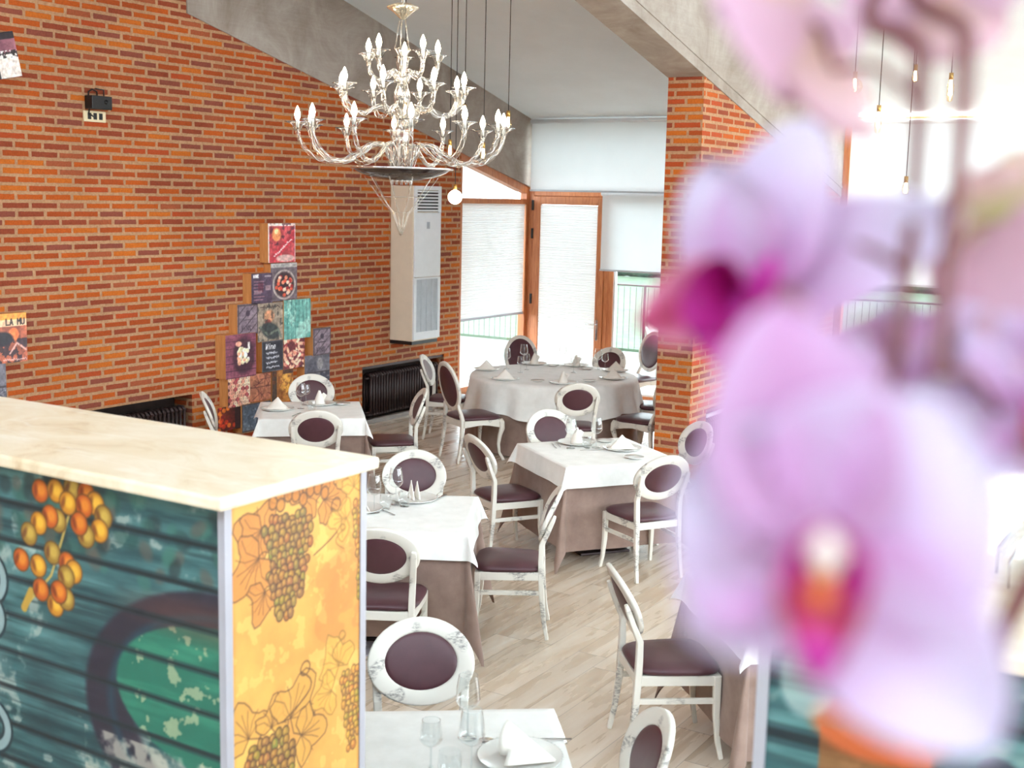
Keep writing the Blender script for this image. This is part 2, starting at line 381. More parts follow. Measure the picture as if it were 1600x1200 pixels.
GL = {'A': [[(0, 6), (2, 0), (4, 6)], [(1, 4), (3, 4)]], 'C': [[(4, 1), (2, 0), (0, 2), (0, 4), (2, 6), (4, 5)]], 'V': [[(0, 0), (2, 6), (4, 0)]], 'E': [[(4, 0), (0, 0), (0, 6), (4, 6)], [(0, 3), (3, 3)]],
      'I': [[(2, 0), (2, 6)]], 'L': [[(0, 0), (0, 6), (4, 6)]], 'M': [[(0, 6), (0, 0), (2, 3), (4, 0), (4, 6)]], 'N': [[(0, 6), (0, 0), (4, 6), (4, 0)]],
      'O': [[(2, 0), (0, 2), (0, 4), (2, 6), (4, 4), (4, 2), (2, 0)]], 'U': [[(0, 0), (0, 5), (2, 6), (4, 5), (4, 0)]], 'W': [[(0, 0), (1, 6), (2, 2), (3, 6), (4, 0)]],
      'S': [[(4, 1), (2, 0), (0, 1), (2, 3), (4, 5), (2, 6), (0, 5)]], 'T': [[(0, 0), (4, 0)], [(2, 0), (2, 6)]], 'R': [[(0, 6), (0, 0), (3, 0), (4, 1), (3, 3), (0, 3)], [(2, 3), (4, 6)]],
      'P': [[(0, 6), (0, 0), (3, 0), (4, 1), (3, 3), (0, 3)]], 'F': [[(4, 0), (0, 0), (0, 6)], [(0, 3), (3, 3)]], 'G': [[(4, 1), (2, 0), (0, 2), (0, 4), (2, 6), (4, 5), (4, 3), (2, 3)]],
      'D': [[(0, 0), (0, 6), (3, 5), (4, 3), (3, 1), (0, 0)]], 'i': [[(2, 2), (2, 6)], [(2, 0), (2, .4)]], 'n': [[(0, 6), (0, 2)], [(0, 3), (2, 2), (4, 3), (4, 6)]],
      'e': [[(0, 4), (4, 4), (3, 2), (1, 2), (0, 4), (1, 6), (4, 5.5)]], 't': [[(2, 0), (2, 6), (4, 6)], [(0, 2), (4, 2)]], 'a': [[(4, 2), (1, 2), (0, 4), (1, 6), (4, 5), (4, 2), (4, 6)]],
      's': [[(4, 2), (1, 2), (1, 4), (4, 4.4), (3, 6), (0, 6)]], 'r': [[(0, 6), (0, 2)], [(0, 3.4), (2, 2), (4, 2.4)]], ' ': []}
def write(I, txt, x, y, h, col, wd=1.0, sl=0.0, alpha=1.0, gap=1.5):
    k = h/6
    for ch in txt:
        for st in GL.get(ch, GL['I']): I.line([(x+px*k*0.8-(py*k)*sl, y+py*k) for px, py in st], wd, col, alpha)
        x += (4+gap)*k*0.8
    return x
def scribble(I, x0, y0, x1, y1, h, col, wd, seed):
    g = np.random.default_rng(seed); n = 22; P = []
    for k in range(n): t_ = k/(n-1); P.append((x0+(x1-x0)*t_+g.normal()*h*.15, y0+(y1-y0)*t_+(1 if k % 2 else -1)*h*.5*g.random()))
    I.line(P, wd, col)
def inked(I, name, O, U, V, mat, parent=None):
    """the picture I spread over the flat rectangle O + U*(0..1) + V*(0..1); U to the right, V downward"""
    h, w = I.h, I.w; O, U, V = (np.array(q, float) for q in (O, U, V))
    xs = np.linspace(0, 1, w)[None, :, None]; ys = np.linspace(0, 1, h)[:, None, None]
    P = (O+xs*U+ys*V).reshape(-1, 3)
    idx = np.arange(w*h).reshape(h, w); F = np.stack([idx[1:, :-1], idx[1:, 1:], idx[:-1, 1:], idx[:-1, :-1]], -1).reshape(-1, 4)
    me = bpy.data.meshes.new(name); me.vertices.add(len(P)); me.vertices.foreach_set('co', P.ravel())
    me.loops.add(F.size); me.loops.foreach_set('vertex_index', F.ravel().astype(np.int32)); me.polygons.add(len(F))
    me.polygons.foreach_set('loop_start', np.arange(0, F.size, 4, dtype=np.int32)); me.polygons.foreach_set('loop_total', np.full(len(F), 4, np.int32))
    me.update(calc_edges=True)
    c = np.clip(I.a/255, 0, 1); c = np.where(c <= 0.04045, c/12.92, ((c+0.055)/1.055)**2.4)
    at = me.color_attributes.new('ink', 'FLOAT_COLOR', 'POINT')
    at.data.foreach_set('color', np.concatenate([c, np.ones((h, w, 1))], -1).astype(np.float32).ravel())
    me.materials.append(mat); o = bpy.data.objects.new(name, me); COL.objects.link(o)
    if parent: o.parent = parent
    return o

# ------------------------------------------------------------------ the shell
XL, XP0, XP1, YL, YR, YP = -9.09, -5.076, -4.716, 15.16, 15.16, 10.90     # left wall, cross wall faces, facades, end of cross wall
def zcL(y): return 3.755+0.252*(15.14-y)
def zbL(y): return 2.83+0.236*(15.163-y)
def zcR(y): return zcL(y)
def zbR(y): return 3.528-0.245*(y-12.12)
# floors
m = MB(); m.box((XL-0.45, 2.09, -0.12), (7, YR+0.3, 0)); struct(m.build('floor', FLOOR))
m = MB(); m.box((XL, -4, -0.12), (7, 2.09, 1.05)); struct(m.build('trim_platform', FLOOR))
# left wall: brick strips around the two radiator niches and the side window
m = MB(); XO = XL-0.4
for y0, y1, z0 in ((-4, 7.2, 0), (7.2, 8.756, 0.70), (8.756, 11.435, 0), (11.435, 13.1, 0.69), (13.1, 13.42, 0)):
    top = zcL if y0 < 8.7 else zbL
    m.prism([(y0, z0), (y1, z0), (y1, top(y1)), (y0, top(y0))], 0, XL, XO)
m.box((XO, 7.2, 0), (XL-0.25, 8.756, 0.70)); m.box((XO, 11.435, 0), (XL-0.25, 13.1, 0.69))
m.box((XO, 13.42, 0), (XL, YL, 0.13))
struct(m.build('wall_left', BRICK))
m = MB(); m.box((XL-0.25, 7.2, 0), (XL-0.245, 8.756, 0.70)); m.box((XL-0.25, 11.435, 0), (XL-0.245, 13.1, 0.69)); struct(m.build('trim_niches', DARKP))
m = MB(); m.prism([(8.76, zbL(8.76)), (YL+0.25, zbL(YL+0.25)), (YL+0.25, zcL(YL+0.25)), (8.76, zcL(8.76))], 0, XL+0.012, XO)
struct(m.build('trim_beam_left', CONC), 'bare concrete beam sloping down along the top of the left brick wall')
# cross wall between the bays, seen as a brick pier
m = MB()
for y0, y1, z0 in ((YP, 11.3, 0), (11.3, 13.0, 0.684), (13.0, YR, 0)):
    m.prism([(y0, z0), (y1, z0), (y1, zbR(y1)), (y0, zbR(y0))], 0, XP0, XP1)
m.box((XP0, 11.3, 0), (XP0+0.12, 13.0, 0.684))
struct(m.build('wall_right', BRICK), 'brick cross wall ending in a pier')
m = MB(); m.prism([(-4, zbR(-4)), (YR, zbR(YR)), (YR, zcR(YR)), (-4, zcR(-4))], 0, XP0-0.01, XP1+0.01)
m.prism([(-4, zbR(-4)+0.10), (YR, zbR(YR)+0.10), (YR, zbR(YR)+0.13), (-4, zbR(-4)+0.13)], 0, XP0-0.02, XP1+0.02)
struct(m.build('trim_beam_right', CONC), 'concrete roof beam sloping down to the brick pier')
# ceilings
m = MB(); m.prism([(-4, zcL(-4)), (YL+0.3, zcL(YL+0.3)), (YL+0.3, zcL(YL+0.3)+0.15), (-4, zcL(-4)+0.15)], 0, XL-0.4, XP0)
m.prism([(-4, zcR(-4)), (YR+0.3, zcR(YR+0.3)), (YR+0.3, zcR(YR+0.3)+0.15), (-4, zcR(-4)+0.15)], 0, XP1-.2, 7)
struct(m.build('ceiling', PLASTER))
# unseen back and side walls added to hold back sky light, gaps brighten interior
m = MB(); m.prism([(XL-.4, 1.05), (7, 1.05), (7, 6.6), (XL-.4, 6.6)], 1, -4, -4.2); m.box((-5, -4.2, 6.6), (-4.6, -4, 8.5)); m.box((0, -4.2, 6.6), (.4, -4, 8.5)); struct(m.build('added_wall_back', PLASTER))
m = MB(); m.prism([(-4.2, 0), (YR+.1, 0), (YR+.1, 1.0), (2.3, 1.0), (2.3, 1.9), (-4.2, 1.9)], 0, 7, 7.2); m.prism([(-4.2, zcR(-4.2)), (YR+.1, zcR(YR+.1)), (YR+.1, zcR(YR+.1)-.6), (-4.2, zcR(-4.2)-.9-2.2)], 0, 7, 7.2)
m.box((7, -4.2, 1.0), (7.2, -1, 9)); m.box((7, 4, 1.0), (7.2, 4.6, 6.5)); m.box((7, 10, 1.0), (7.2, 10.6, 5)); struct(m.build('added_wall_side', PLASTER))
# skirting along the left wall
m = MB(); m.box((XL-0.03, 8.76, 0), (XL+0.015, 11.435, 0.07)); m.box((XL-0.03, 11.435, 0), (XL+0.015, 13.1, 0.05)); m.box((XL, 13.1, 0), (XL+0.015, 15.0, 0.09))
struct(m.build('baseboard_left', TEALW))

# windows -------------------------------------------------
def frame_rect(mb, x0, x1, z0, z1, w, y0, y1):
    mb.box((x0, y0, z0), (x0+w, y1, z1)); mb.box((x1-w, y0, z0), (x1, y1, z1)); mb.box((x0+w, y0, z0), (x1-w, y1, z0+w)); mb.box((x0+w, y0, z1-w), (x1-w, y1, z1))
# window_1: side window in the plane of the left wall, with a raked top light
Y0, Y1 = 13.42, YL
m = MB(); w = 0.075
def zt(y): return zbL(y)
for y in (Y0, Y1-w): m.prism([(y, 0.13), (y+w, 0.13), (y+w, zt(y+w)), (y, zt(y))], 0, XL-0.02, XL-0.12)
m.prism([(Y0+w, zt(Y0+w)-0.10), (Y1-w, zt(Y1-w)-0.10), (Y1-w, zt(Y1-w)), (Y0+w, zt(Y0+w))], 0, XL-0.02, XL-0.12)
m.box((XL-0.12, Y0+w, 2.60), (XL-0.02, Y1-w, 2.67)); m.box((XL-0.12, Y0+w, 0.13), (XL-0.02, Y1-w, 0.2))
w1 = struct(m.build('window_1', WOODF))
m = MB(); m.box((XL-0.08, Y0+w, 0.2), (XL-0.074, Y1-w, 2.6)); m.prism([(Y0+w, 2.67), (Y1-w, 2.67), (Y1-w, zt(Y1-w)-0.10), (Y0+w, zt(Y0+w)-0.10)], 0, XL-0.08, XL-0.074)
m.build('pane', PANE, w1)
o = empty('pleated_blind', (XL, (Y0+Y1)/2, 1.08), label='white pleated blind pulled down on the side window beside the air conditioner', cat='blind')
m = MB(); ys = (Y0+w+0.01, Y1-w-0.01)
n = 120
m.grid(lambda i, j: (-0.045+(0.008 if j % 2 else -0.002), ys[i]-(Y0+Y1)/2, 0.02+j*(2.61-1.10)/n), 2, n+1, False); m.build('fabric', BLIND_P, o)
m = MB(); m.box((-0.06, ys[0]-(Y0+Y1)/2, -0.01), (-0.03, ys[1]-(Y0+Y1)/2, 0.02)); m.build('bottom_rail', GREY, o)
# window_2: the glazing over the door; window_3: beside the door; door_1
m = MB(); m.box((XL, YL, 2.79), (XP0, YL+0.1, 2.87)); m.box((XL, YL, zcL(YL)-0.08), (XP0, YL+0.1, zcL(YL))); m.box((XL-0.02, YL, 2.79), (XL+0.08, YL+0.1, zcL(YL)-0.08)); m.box((XP0-0.08, YL, 2.87), (XP0, YL+0.1, zcL(YL)-0.08))
w2 = struct(m.build('window_2', WOODF)); m = MB(); m.box((XL+0.08, YL+0.05, 2.87), (XP0-0.08, YL+0.056, zcL(YL)-0.08)); m.build('pane', PANE, w2)
m = MB(); frame_rect(m, -7.84, XP0, 0.0, 2.79, 0.075, YL, YL+0.1); w3 = struct(m.build('window_3', WOODF))
m = MB(); frame_rect(m, -7.765, XP0-0.075, 0.075, 2.715, 0.03, YL+0.02, YL+0.07); m.build('inner_frame', ACW, w3)
m = MB(); m.box((-7.735, YL+0.05, 0.105), (XP0-0.105, YL+0.056, 2.685)); m.build('pane', PANE, w3)
d1 = empty('door_1', (-8.45, YL, 0)); struct(d1, 'timber framed glazed door with a white pleated blind')
def pt(mb, name, mat, parent, **k):
    lx, ly, lz = parent.location; mb.v = [(x-lx, y-ly, z-lz) for x, y, z in mb.v]; return mb.build(name, mat, parent, **k)
m = MB(); m.box((XL-0.02, YL+0.045, 0), (XL+0.09, YL+0.1, 2.80)); m.box((XL-0.02, YL-0.01, 0), (XL+0.06, YL+0.05, 2.80)); m.box((-7.93, YL+0.045, 0), (-7.84, YL+0.1, 2.79)); m.box((-7.9, YL-0.01, 0), (-7.84, YL+0.05, 2.79)); m.box((XL+0.06, YL+0.045, 2.69), (-7.9, YL+0.1, 2.80)); m.box((XL+0.06, YL-0.01, 2.72), (-7.9, YL+0.05, 2.80)); pt(m, 'door_frame', WOODF, d1, bevel=0.006)
m = MB(); frame_rect(m, XL+0.064, -7.904, 0.01, 2.715, 0.112, YL-0.03, YL+0.04); pt(m, 'leaf', WOODF, d1, bevel=0.008)
m = MB(); m.box((-8.92, YL+0.0, 0.12), (-8.01, YL+0.006, 2.61)); pt(m, 'pane', PANE, d1)
for z in (2.52, 2.13, 1.22, 0.55): m = MB(); m.box((XL+0.045, YL-0.045, z), (XL+0.075, YL-0.03, z+0.14)); pt(m, 'hinge', BLACK, d1)
h = MB(); h.box((-7.985, YL-0.042, 0.78), (-7.955, YL-0.03, 1.06)); hd = pt(h, 'door_handle', CHROME, d1, bevel=0.004)
m = MB(); m.tube([(-7.97, YL-0.035, 1.0), (-7.97, YL-0.085, 1.0), (-8.12, YL-0.085, 1.0)], 0.009); m.v = [(x+8.45, y-YL, z) for x, y, z in m.v]; m.build('lever', CHROME, hd)
o = empty('pleated_blind', (-8.465, YL-0.015, 0.13), label='white pleated blind covering the whole glass of the timber door', cat='blind')
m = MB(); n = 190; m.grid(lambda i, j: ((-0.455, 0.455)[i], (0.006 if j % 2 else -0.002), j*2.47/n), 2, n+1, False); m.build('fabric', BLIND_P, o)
m = MB(); m.box((-0.455, -0.008, -0.012), (0.455, 0.012, 0.0)); m.build('bottom_rail', ACW, o)
def roller(x0, x1, y, z0, z1, label, group=None, tuber=0.032):
    o = empty('roller_blind', ((x0+x1)/2, y, z0), label=label, cat='blind', group=group); hw = (x1-x0)/2; H = z1-z0
    m = MB(); m.grid(lambda i, j: (-hw+0.02+i*(2*hw-0.04)/40, 0.004*math.sin(i*1.3), j*(H-0.03)/4), 41, 5); m.build('fabric', BLIND_R, o)
    m = MB(); m.tube([(-hw, 0.02, H-0.03), (hw, 0.02, H-0.03)], tuber, 14); m.build('roller_tube', ACW, o)
    m = MB(); m.box((-hw+0.015, -0.012, -0.02), (hw-0.015, 0.012, 0.005)); m.build('bottom_bar', ACG, o); return o
roller(XL+0.05, XP0-0.02, YL-0.13, 2.80, zcL(YL-0.13)-0.03, 'wide white roller blind high above the timber door')
roller(-7.93, XP0-0.03, YL-0.10, 1.757, 2.80, 'pale roller blind half lowered over the window right of the door')
# right bay facade
XR = 3.4; xs = [XP1, -2.0, 0.7, XR]
for i in range(3):
    m = MB(); frame_rect(m, xs[i], xs[i+1], 0.0, zcR(YR)-0.0, 0.09, YR, YR+0.1); wn = struct(m.build('window_%d' % (4+i), WOODF))
    m = MB(); m.box((xs[i]+0.09, YR+0.05, 0.09), (xs[i+1]-0.09, YR+0.056, zcR(YR)-0.09)); m.build('pane', PANE, wn)
    roller(xs[i]+0.10, xs[i+1]-0.02, YR-0.07, 1.777, zcR(YR)-0.05, ['white roller blind in the right bay next to the brick cross wall', 'white roller blind in the middle of the right bay facade', 'white roller blind at the far right of the right bay facade'][i], 'roller blinds of the right bay')
# outside
m = MB(); m.box((-60, YL+0.3, -0.25), (40, 70, -0.05)); m.box((-60, -6, -0.25), (XL-0.41, YL+0.3, -0.05)); struct(m.build('ground', simple('pale_terrace', (120, 122, 118), 0.9)), 'pale paved terrace outside')
m = MB(); m.box((-40, 20.5, -0.05), (30, 40, 0.0)); tag(m.build('lawn', simple('mown_lawn', (74, 92, 72), 0.9, var=0.2, scale=3)), 'pale green lawn beyond the terrace windows', 'lawn', kind='stuff')
m = MB()
def bump_(i, j): a = rng.random()*0.35; return (-40+i*0.5, 40+(j % 2)*0.4+a, j*0.35+rng.random()*0.15)
m.grid(bump_, 120, 7); tag(m.build('hedge', simple('hedge_leaves', (54, 74, 60), 0.9, var=0.4, scale=9), solid=0.3), 'long green hedge at the far edge of the lawn', 'hedge', kind='stuff')
o = empty('terrace_railing', (-8, 20, -0.05), label='thin dark metal railing at the edge of the terrace', cat='railing')
for k in range(7): m = MB(); m.tube([(-6+k*2.2, 0, 0), (-6+k*2.2, 0, 1.25)], 0.025, 8); m.build('post', IRON, o)
m = MB(); m.tube([(-6, 0, 1.25), (7.2, 0, 1.25)], 0.018, 8); m.build('handrail', IRON, o)
m = MB()
for k in range(110): m.tube([(-5.9+k*0.118, 0, 0.1), (-5.9+k*0.118, 0, 1.22)], 0.005, 4, False)
m.build('balusters', IRON, o)['kind'] = 'stuff'
GARD = simple('white_resin', (240, 240, 238), 0.4)
o = empty('garden_chair', (-8.55, 18.6, -0.05), 0.5, 'white resin garden chair out on the terrace behind the round table', 'chair')
m = MB(); m.box((-0.25, -0.24, 0.4), (0.25, 0.24, 0.44)); m.build('seat', GARD, o, bevel=0.015)
m = MB(); m.grid(lambda i, j: (-0.25+i*0.1, 0.24+0.03*j-0.02*math.cos(i), 0.44+j*0.1), 6, 6); m.build('backrest', GARD, o, solid=0.03)
for sx in (-1, 1):
    for sy in (-1, 1): m = MB(); m.tube([(sx*0.23, sy*0.22, 0.42), (sx*0.26, sy*0.26, 0)], 0.02, 8); m.build('leg', GARD, o)
    m = MB(); m.tube([(sx*0.26, -0.22, 0.42), (sx*0.28, -0.2, 0.65), (sx*0.28, 0.25, 0.67)], 0.02, 8); m.build('armrest', GARD, o)
# led strips
m = MB(); m.prism([(9.9, zcR(9.9)-0.03), (15.1, zcR(15.1)-0.03), (15.1, zcR(15.1)-0.012), (9.9, zcR(9.9)-0.012)], 0, XP1+0.015, XP1+0.035)
tag(m.build('led_strip', LED), 'glowing led strip along the top of the sloping right concrete beam', 'light')
m = MB(); m.box((XP1+0.05, YR-0.06, zcR(YR-0.05)-0.03), (-1.5, YR-0.03, zcR(YR-0.05)-0.012)); tag(m.build('led_strip', LED), 'glowing led strip above the roller blinds of the right bay', 'light')

# ------------------------------------------------------------------ things on the left wall
def radiator(y0, n, z0, z1, label, x=XL-0.068, pitch=0.052, valve=True):
    o = empty('radiator', (x, y0, z0), label=label, cat='radiator', group='cast iron radiators'); H = z1-z0
    for k in range(n):
        m = MB(); y = k*pitch
        for dx in (-0.05, 0.05):
            m.tube([(dx, y, 0.03), (dx, y, H-0.03)], 0.014, 8)
        m.tube([(-0.06, y, H-0.03), (-0.03, y, H), (0.03, y, H), (0.06, y, H-0.03)], 0.016, 8); m.tube([(-0.06, y, 0.03), (0.06, y, 0.03)], 0.016, 8)
        m.build('column', IRON, o)
    m = MB(); m.tube([(0, -0.04, H-0.05), (0, (n-1)*pitch+0.04, H-0.05)], 0.014, 8); m.tube([(0, -0.04, 0.05), (0, (n-1)*pitch+0.04, 0.05)], 0.014, 8); m.build('manifold', IRON, o)
    if valve:
        m = MB(); m.tube([(0, -0.04, 0.05), (0, -0.1, 0.05), (0, -0.1, -0.05)], 0.012, 8); m.sphere((0, -0.1, 0.06), 0.025); m.build('valve', CHROME, o)
    return o
radiator(11.62, 27, 0.07, 0.58, 'long dark cast iron radiator in the wall niche under the air conditioner')
radiator(7.42, 25, 0.07, 0.58, 'dark cast iron radiator in the left niche half hidden behind the marble counter')
o = radiator(11.42, 28, 0.07, 0.56, 'dark radiator in the low niche of the brick cross wall', x=XP1-0.09, valve=False)
m = MB(); m.tube([(0.07, -0.06, 0.54), (0.07, 1.5, 0.54)], 0.02, 10); m.build('pipe', ACW, o)
# shelves over the radiators (dark front slab of the niches)
m = MB(); m.box((XL-0.24, 11.437, 0.655), (XL-0.02, 13.098, 0.688)); tag(m.build('radiator_shelf', IRON), 'dark slab lining the top of the niche under the air conditioner', 'shelf')
# air conditioner
ax, ay = -8.745, 11.95
o = empty('air_conditioner', (XL+0.17, 12.22, 0.97), label='tall white floor standing air conditioner mounted high on the brick wall', cat='air conditioner')
X0, X1 = 0.0-0.17+0.001, ax-XL-0.17; Y0_, Y1_ = -0.27, 0.27
m = MB(); m.box((X0, Y0_, 0), (X1-0.01, Y1_, 1.83)); m.build('casing', simple('ac_side_cream', (226, 212, 190), 0.4, var=0.02), o, bevel=0.012)
m = MB(); m.box((X1-0.01, Y0_+0.004, 0.76), (X1+0.012, Y1_-0.004, 1.52)); m.build('front_panel', ACW, o, bevel=0.008)
m = MB(); frame = [((X1-0.01, Y0_+0.004, 0.02), (X1+0.012, Y0_+0.05, 0.755)), ((X1-0.01, Y1_-0.05, 0.02), (X1+0.012, Y1_-0.004, 0.755)), ((X1-0.01, Y0_+0.05, 0.02), (X1+0.012, Y1_-0.05, 0.11)), ((X1-0.01, Y0_+0.05, 0.735), (X1+0.012, Y1_-0.05, 0.755))]
for a, b in frame: m.box(a, b)
m.build('lower_panel', ACW, o)
m = MB(); m.box((X1-0.008, Y0_+0.05, 0.11), (X1-0.002, Y1_-0.05, 0.735)); g = m.build('intake_grille', ACG, o)
m = MB()
for k in range(31): m.box((X1-0.002, Y0_+0.05, 0.118+k*0.02), (X1+0.006, Y1_-0.05, 0.128+k*0.02))
for k in range(3): m.box((X1-0.002, -0.11+k*0.11-0.004, 0.11), (X1+0.008, -0.11+k*0.11+0.004, 0.735))
m.build('slats', ACG, g)
m = MB(); m.box((X1-0.01, Y0_+0.05, 1.53), (X1-0.004, Y1_-0.05, 1.78)); g = m.build('outlet_grille', simple('ac_outlet_dark', (42, 44, 48), 0.6), o)
m = MB()
for k in range(7): m.box((X1-0.004, Y0_+0.05, 1.535+k*0.037), (X1+0.012, Y1_-0.05, 1.553+k*0.037))
m.box((X1-0.01, Y0_+0.004, 1.52), (X1+0.012, Y0_+0.05, 1.83)); m.box((X1-0.01, Y1_-0.05, 1.52), (X1+0.012, Y1_-0.004, 1.83)); m.box((X1-0.01, Y0_+0.05, 1.785), (X1+0.012, Y1_-0.05, 1.83))
m.build('louvres', ACW, g)
m = MB(); m.box((X1+0.012, -0.03, 1.33), (X1+0.015, 0.03, 1.41)); m.build('display', simple('ac_display', (170, 176, 184), 0.3), o)
m = MB(); m.box((X0, Y0_+0.01, -0.04), (X1-0.02, Y1_-0.01, 0)); m.build('base', BLACK, o)
# little speaker and the strip below it
o = empty('wall_speaker', (XL+0.05, 7.655, 3.37), label='small black speaker box with a looped cable on the brick wall', cat='speaker')
m = MB(); m.box((-0.05, -0.11, 0.005), (0.05, 0.11, 0.12)); m.build('housing', BLACK, o, bevel=0.006)
m = MB(); m.tube([(-0.04, 0.02, 0.1), (-0.02, 0.0, 0.16), (-0.02, -0.05, 0.175), (-0.02, -0.09, 0.15), (-0.01, -0.1, 0.11), (0.0, -0.1, 0.04), (-0.02, -0.09, -0.03), (-0.035, -0.03, -0.06)], 0.007, 6); m.tube([(-0.03, 0.085, 0.1), (-0.03, 0.085, 0.18), (-0.04, 0.0, 0.185)], 0.006, 6); m.build('cable', BLACK, o)
m = MB(); m.tube([(0.05, 0.04, 0.07), (0.055, 0.04, 0.07)], 0.02, 12); m.build('knob', simple('dark_knob', (14, 14, 16), 0.3), o)
o = empty('socket_plate', (XL+0.006, 7.645, 3.265), label='cream socket plate with three dark sockets under the wall speaker', cat='socket')
m = MB(); m.box((-0.006, -0.125, 0.0), (0.012, 0.115, 0.095)); m.build('plate', simple('cream_plastic', (232, 214, 176), 0.4, var=0.03), o, bevel=0.004)
for k in range(3): m = MB(); m.box((0.011, -0.085+k*0.062, 0.022), (0.0135, -0.047+k*0.062, 0.078)); m.build('socket', BLACK, o)

# box pictures ------------------------------------------------
def picture(kind, w, h, seed):
    """w,h in cells"""
    I = Ink(w, h); n = I.noise(w/3, h/3, seed); n2 = I.noise(w/9, h/9, seed+50); g = np.random.default_rng(seed)
    def duo(a, b, f): I.a = np.array(a, float)*(1-f[..., None])+np.array(b, float)*f[..., None]
    st = np.clip((n2-0.35)*3, 0, 1)
    if kind == 'red_poster':
        duo((150, 52, 60), (196, 92, 96), n); I.rect(0, 0, w, h*0.06, (214, 190, 184)); I.put((n2 > 0.58).astype(float)*(I.Y < h*0.55), (72, 42, 54), 0.7)
        I.ell(w*.3, h*.28, w*.16, h*.17, (222, 138, 92)); I.ell(w*.3, h*.2, w*.07, h*.07, (240, 190, 140)); I.line([(w*.15, h*.9), (w*.95, h*.3)], w*.2, (176, 54, 66), .8)
        scribble(I, w*.2, h*.84, w*.85, h*.4, h*.08, (238, 214, 210), 1.3, seed)
        I.ell(w*.62, h*.88, w*.34, h*.09, (196, 176, 168), alpha=.8); I.rect(0, 0, w*.03, h, (220, 196, 190)); I.rect(w*.96, 0, w, h, (200, 176, 176))
    elif kind == 'fruit':
        duo((70, 62, 72), (120, 108, 112), n); I.rect(0, 0, w, h*.12, (168, 166, 162), .8); I.ring(w*.5, h*.56, w*.4, h*.36, 4, (160, 150, 146)); I.ell(w*.5, h*.56, w*.36, h*.33, (60, 44, 50))
        for k in range(26): a = g.random()*6.3; r_ = g.random()**.5; I.ell(w*.5+math.cos(a)*r_*w*.3, h*.58+math.sin(a)*r_*h*.26, w*.06, h*.05, [(206, 88, 66), (228, 190, 170), (150, 40, 44), (226, 140, 110)][k % 4], alpha=.9)
    elif kind == 'wine_board':
        duo((58, 46, 62), (84, 70, 88), n); write(I, 'WINE', w*.1, h*.05, h*.085, (240, 236, 236), 1.5); I.rect(w*.62, h*.06, w*.94, h*.12, (200, 190, 196), .6)
        for k in range(7): I.rect(w*.1, h*(.24+k*.1), w*(.42+.2*g.random()), h*(.275+k*.1), (172, 128, 138), .5)
        I.rect(w*.66, h*.4, w*.92, h*.55, (190, 160, 160), .5); I.rect(w*.3, h*.3, w*.56, h*.62, (86, 42, 58), .7); I.rect(w*.12, h*.55, w*.5, h*.63, (176, 150, 150), .5)
    elif kind == 'wood_sign':
        duo((92, 80, 92), (138, 122, 130), I.noise(w/2, h/14, seed)); I.put(np.abs((I.X*.8+I.Y) % (w*.34)-2) < 1.2, (60, 50, 58), .8); I.line([(w*.05, h*.04), (w*.96, h*.04), (w*.96, h*.97), (w*.05, h*.97), (w*.05, h*.04)], 3, (74, 62, 66))
        I.ell(w*.5, h*.3, w*.1, h*.1, (58, 48, 60)); I.rect(w*.3, h*.5, w*.7, h*.525, (60, 50, 60)); write(I, 'VINS', w*.2, h*.7, h*.15, (66, 54, 66), 1.6)
    elif kind == 'figure':
        duo((104, 92, 84), (170, 156, 136), n); scribble(I, w*.16, h*.1, w*.85, h*.1, h*.1, (64, 52, 52), 1.5, seed); I.ell(w*.45, h*.34, w*.2, h*.16, (178, 128, 98)); I.ell(w*.4, h*.5, w*.12, h*.08, (120, 60, 54))
        I.ell(w*.5, h*.72, w*.36, h*.2, (52, 58, 60), .3); I.line([(w*.1, h*.6), (w*.4, h*.82), (w*.8, h*.7), (w*.9, h*.9)], 4, (98, 106, 96)); I.put(n2 > .6, (48, 48, 50), .6)
    elif kind == 'teal_planks':
        duo((62, 122, 116), (132, 178, 168), I.noise(w/18, h/2, seed)); I.put(((I.X+2) % (w/7)) < 1.0, (46, 86, 84), .7); I.put(n > .62, (168, 200, 188), .5)
    elif kind == 'glass_still':
        duo((86, 42, 62), (150, 90, 100), I.noise(w/1.5, h/6, seed)); I.put(((I.Y+2) % (h/6)) < 1.4, (60, 28, 44), .7); I.ell(w*.58, h*.5, w*.36, h*.42, (44, 24, 36), alpha=.75)
        for k in range(34): a = g.random()*6.3; r_ = g.random()**.6; I.ell(w*.55+math.cos(a)*r_*w*.2, h*.48+math.sin(a)*r_*h*.22, w*.05, h*.06, [(226, 220, 186), (196, 186, 150), (236, 232, 214), (206, 150, 120)][k % 4], ang=a, alpha=.9)
        I.ell(w*.42, h*.22, w*.1, h*.06, (214, 150, 130)); I.rect(w*.72, h*.2, w*.78, h*.36, (230, 228, 222), .8)
    elif kind == 'chalk':
        duo((34, 34, 42), (50, 50, 58), n); write(I, 'Wine', w*.2, h*.1, h*.16, (222, 222, 226), 1.5, .25)
        for k in range(4): scribble(I, w*.2, h*(.4+k*.15), w*(.7+.1*(k % 2)), h*(.38+k*.15), h*.09, (186, 186, 194), 1.2, seed+k)
        I.line([(1, 1), (w-2, 1), (w-2, h-2), (1, h-2), (1, 1)], 2, (80, 80, 86))
    elif kind == 'corks':
        duo((84, 36, 44), (110, 54, 56), n)
        for k in range(46): x, y = g.random()*w, g.random()*h; a = g.choice([.5, -.6, 1.2, .3]); I.ell(x, y, w*.13, w*.05, [(222, 166, 140), (200, 132, 112), (236, 196, 170)][k % 3], ang=a, soft=.2); I.ell(x+math.cos(a)*w*.11, y+math.sin(a)*w*.11, w*.03, w*.05, (140, 56, 60), ang=a)
    elif kind == 'cork_ends':
        duo((60, 34, 38), (92, 52, 50), n)
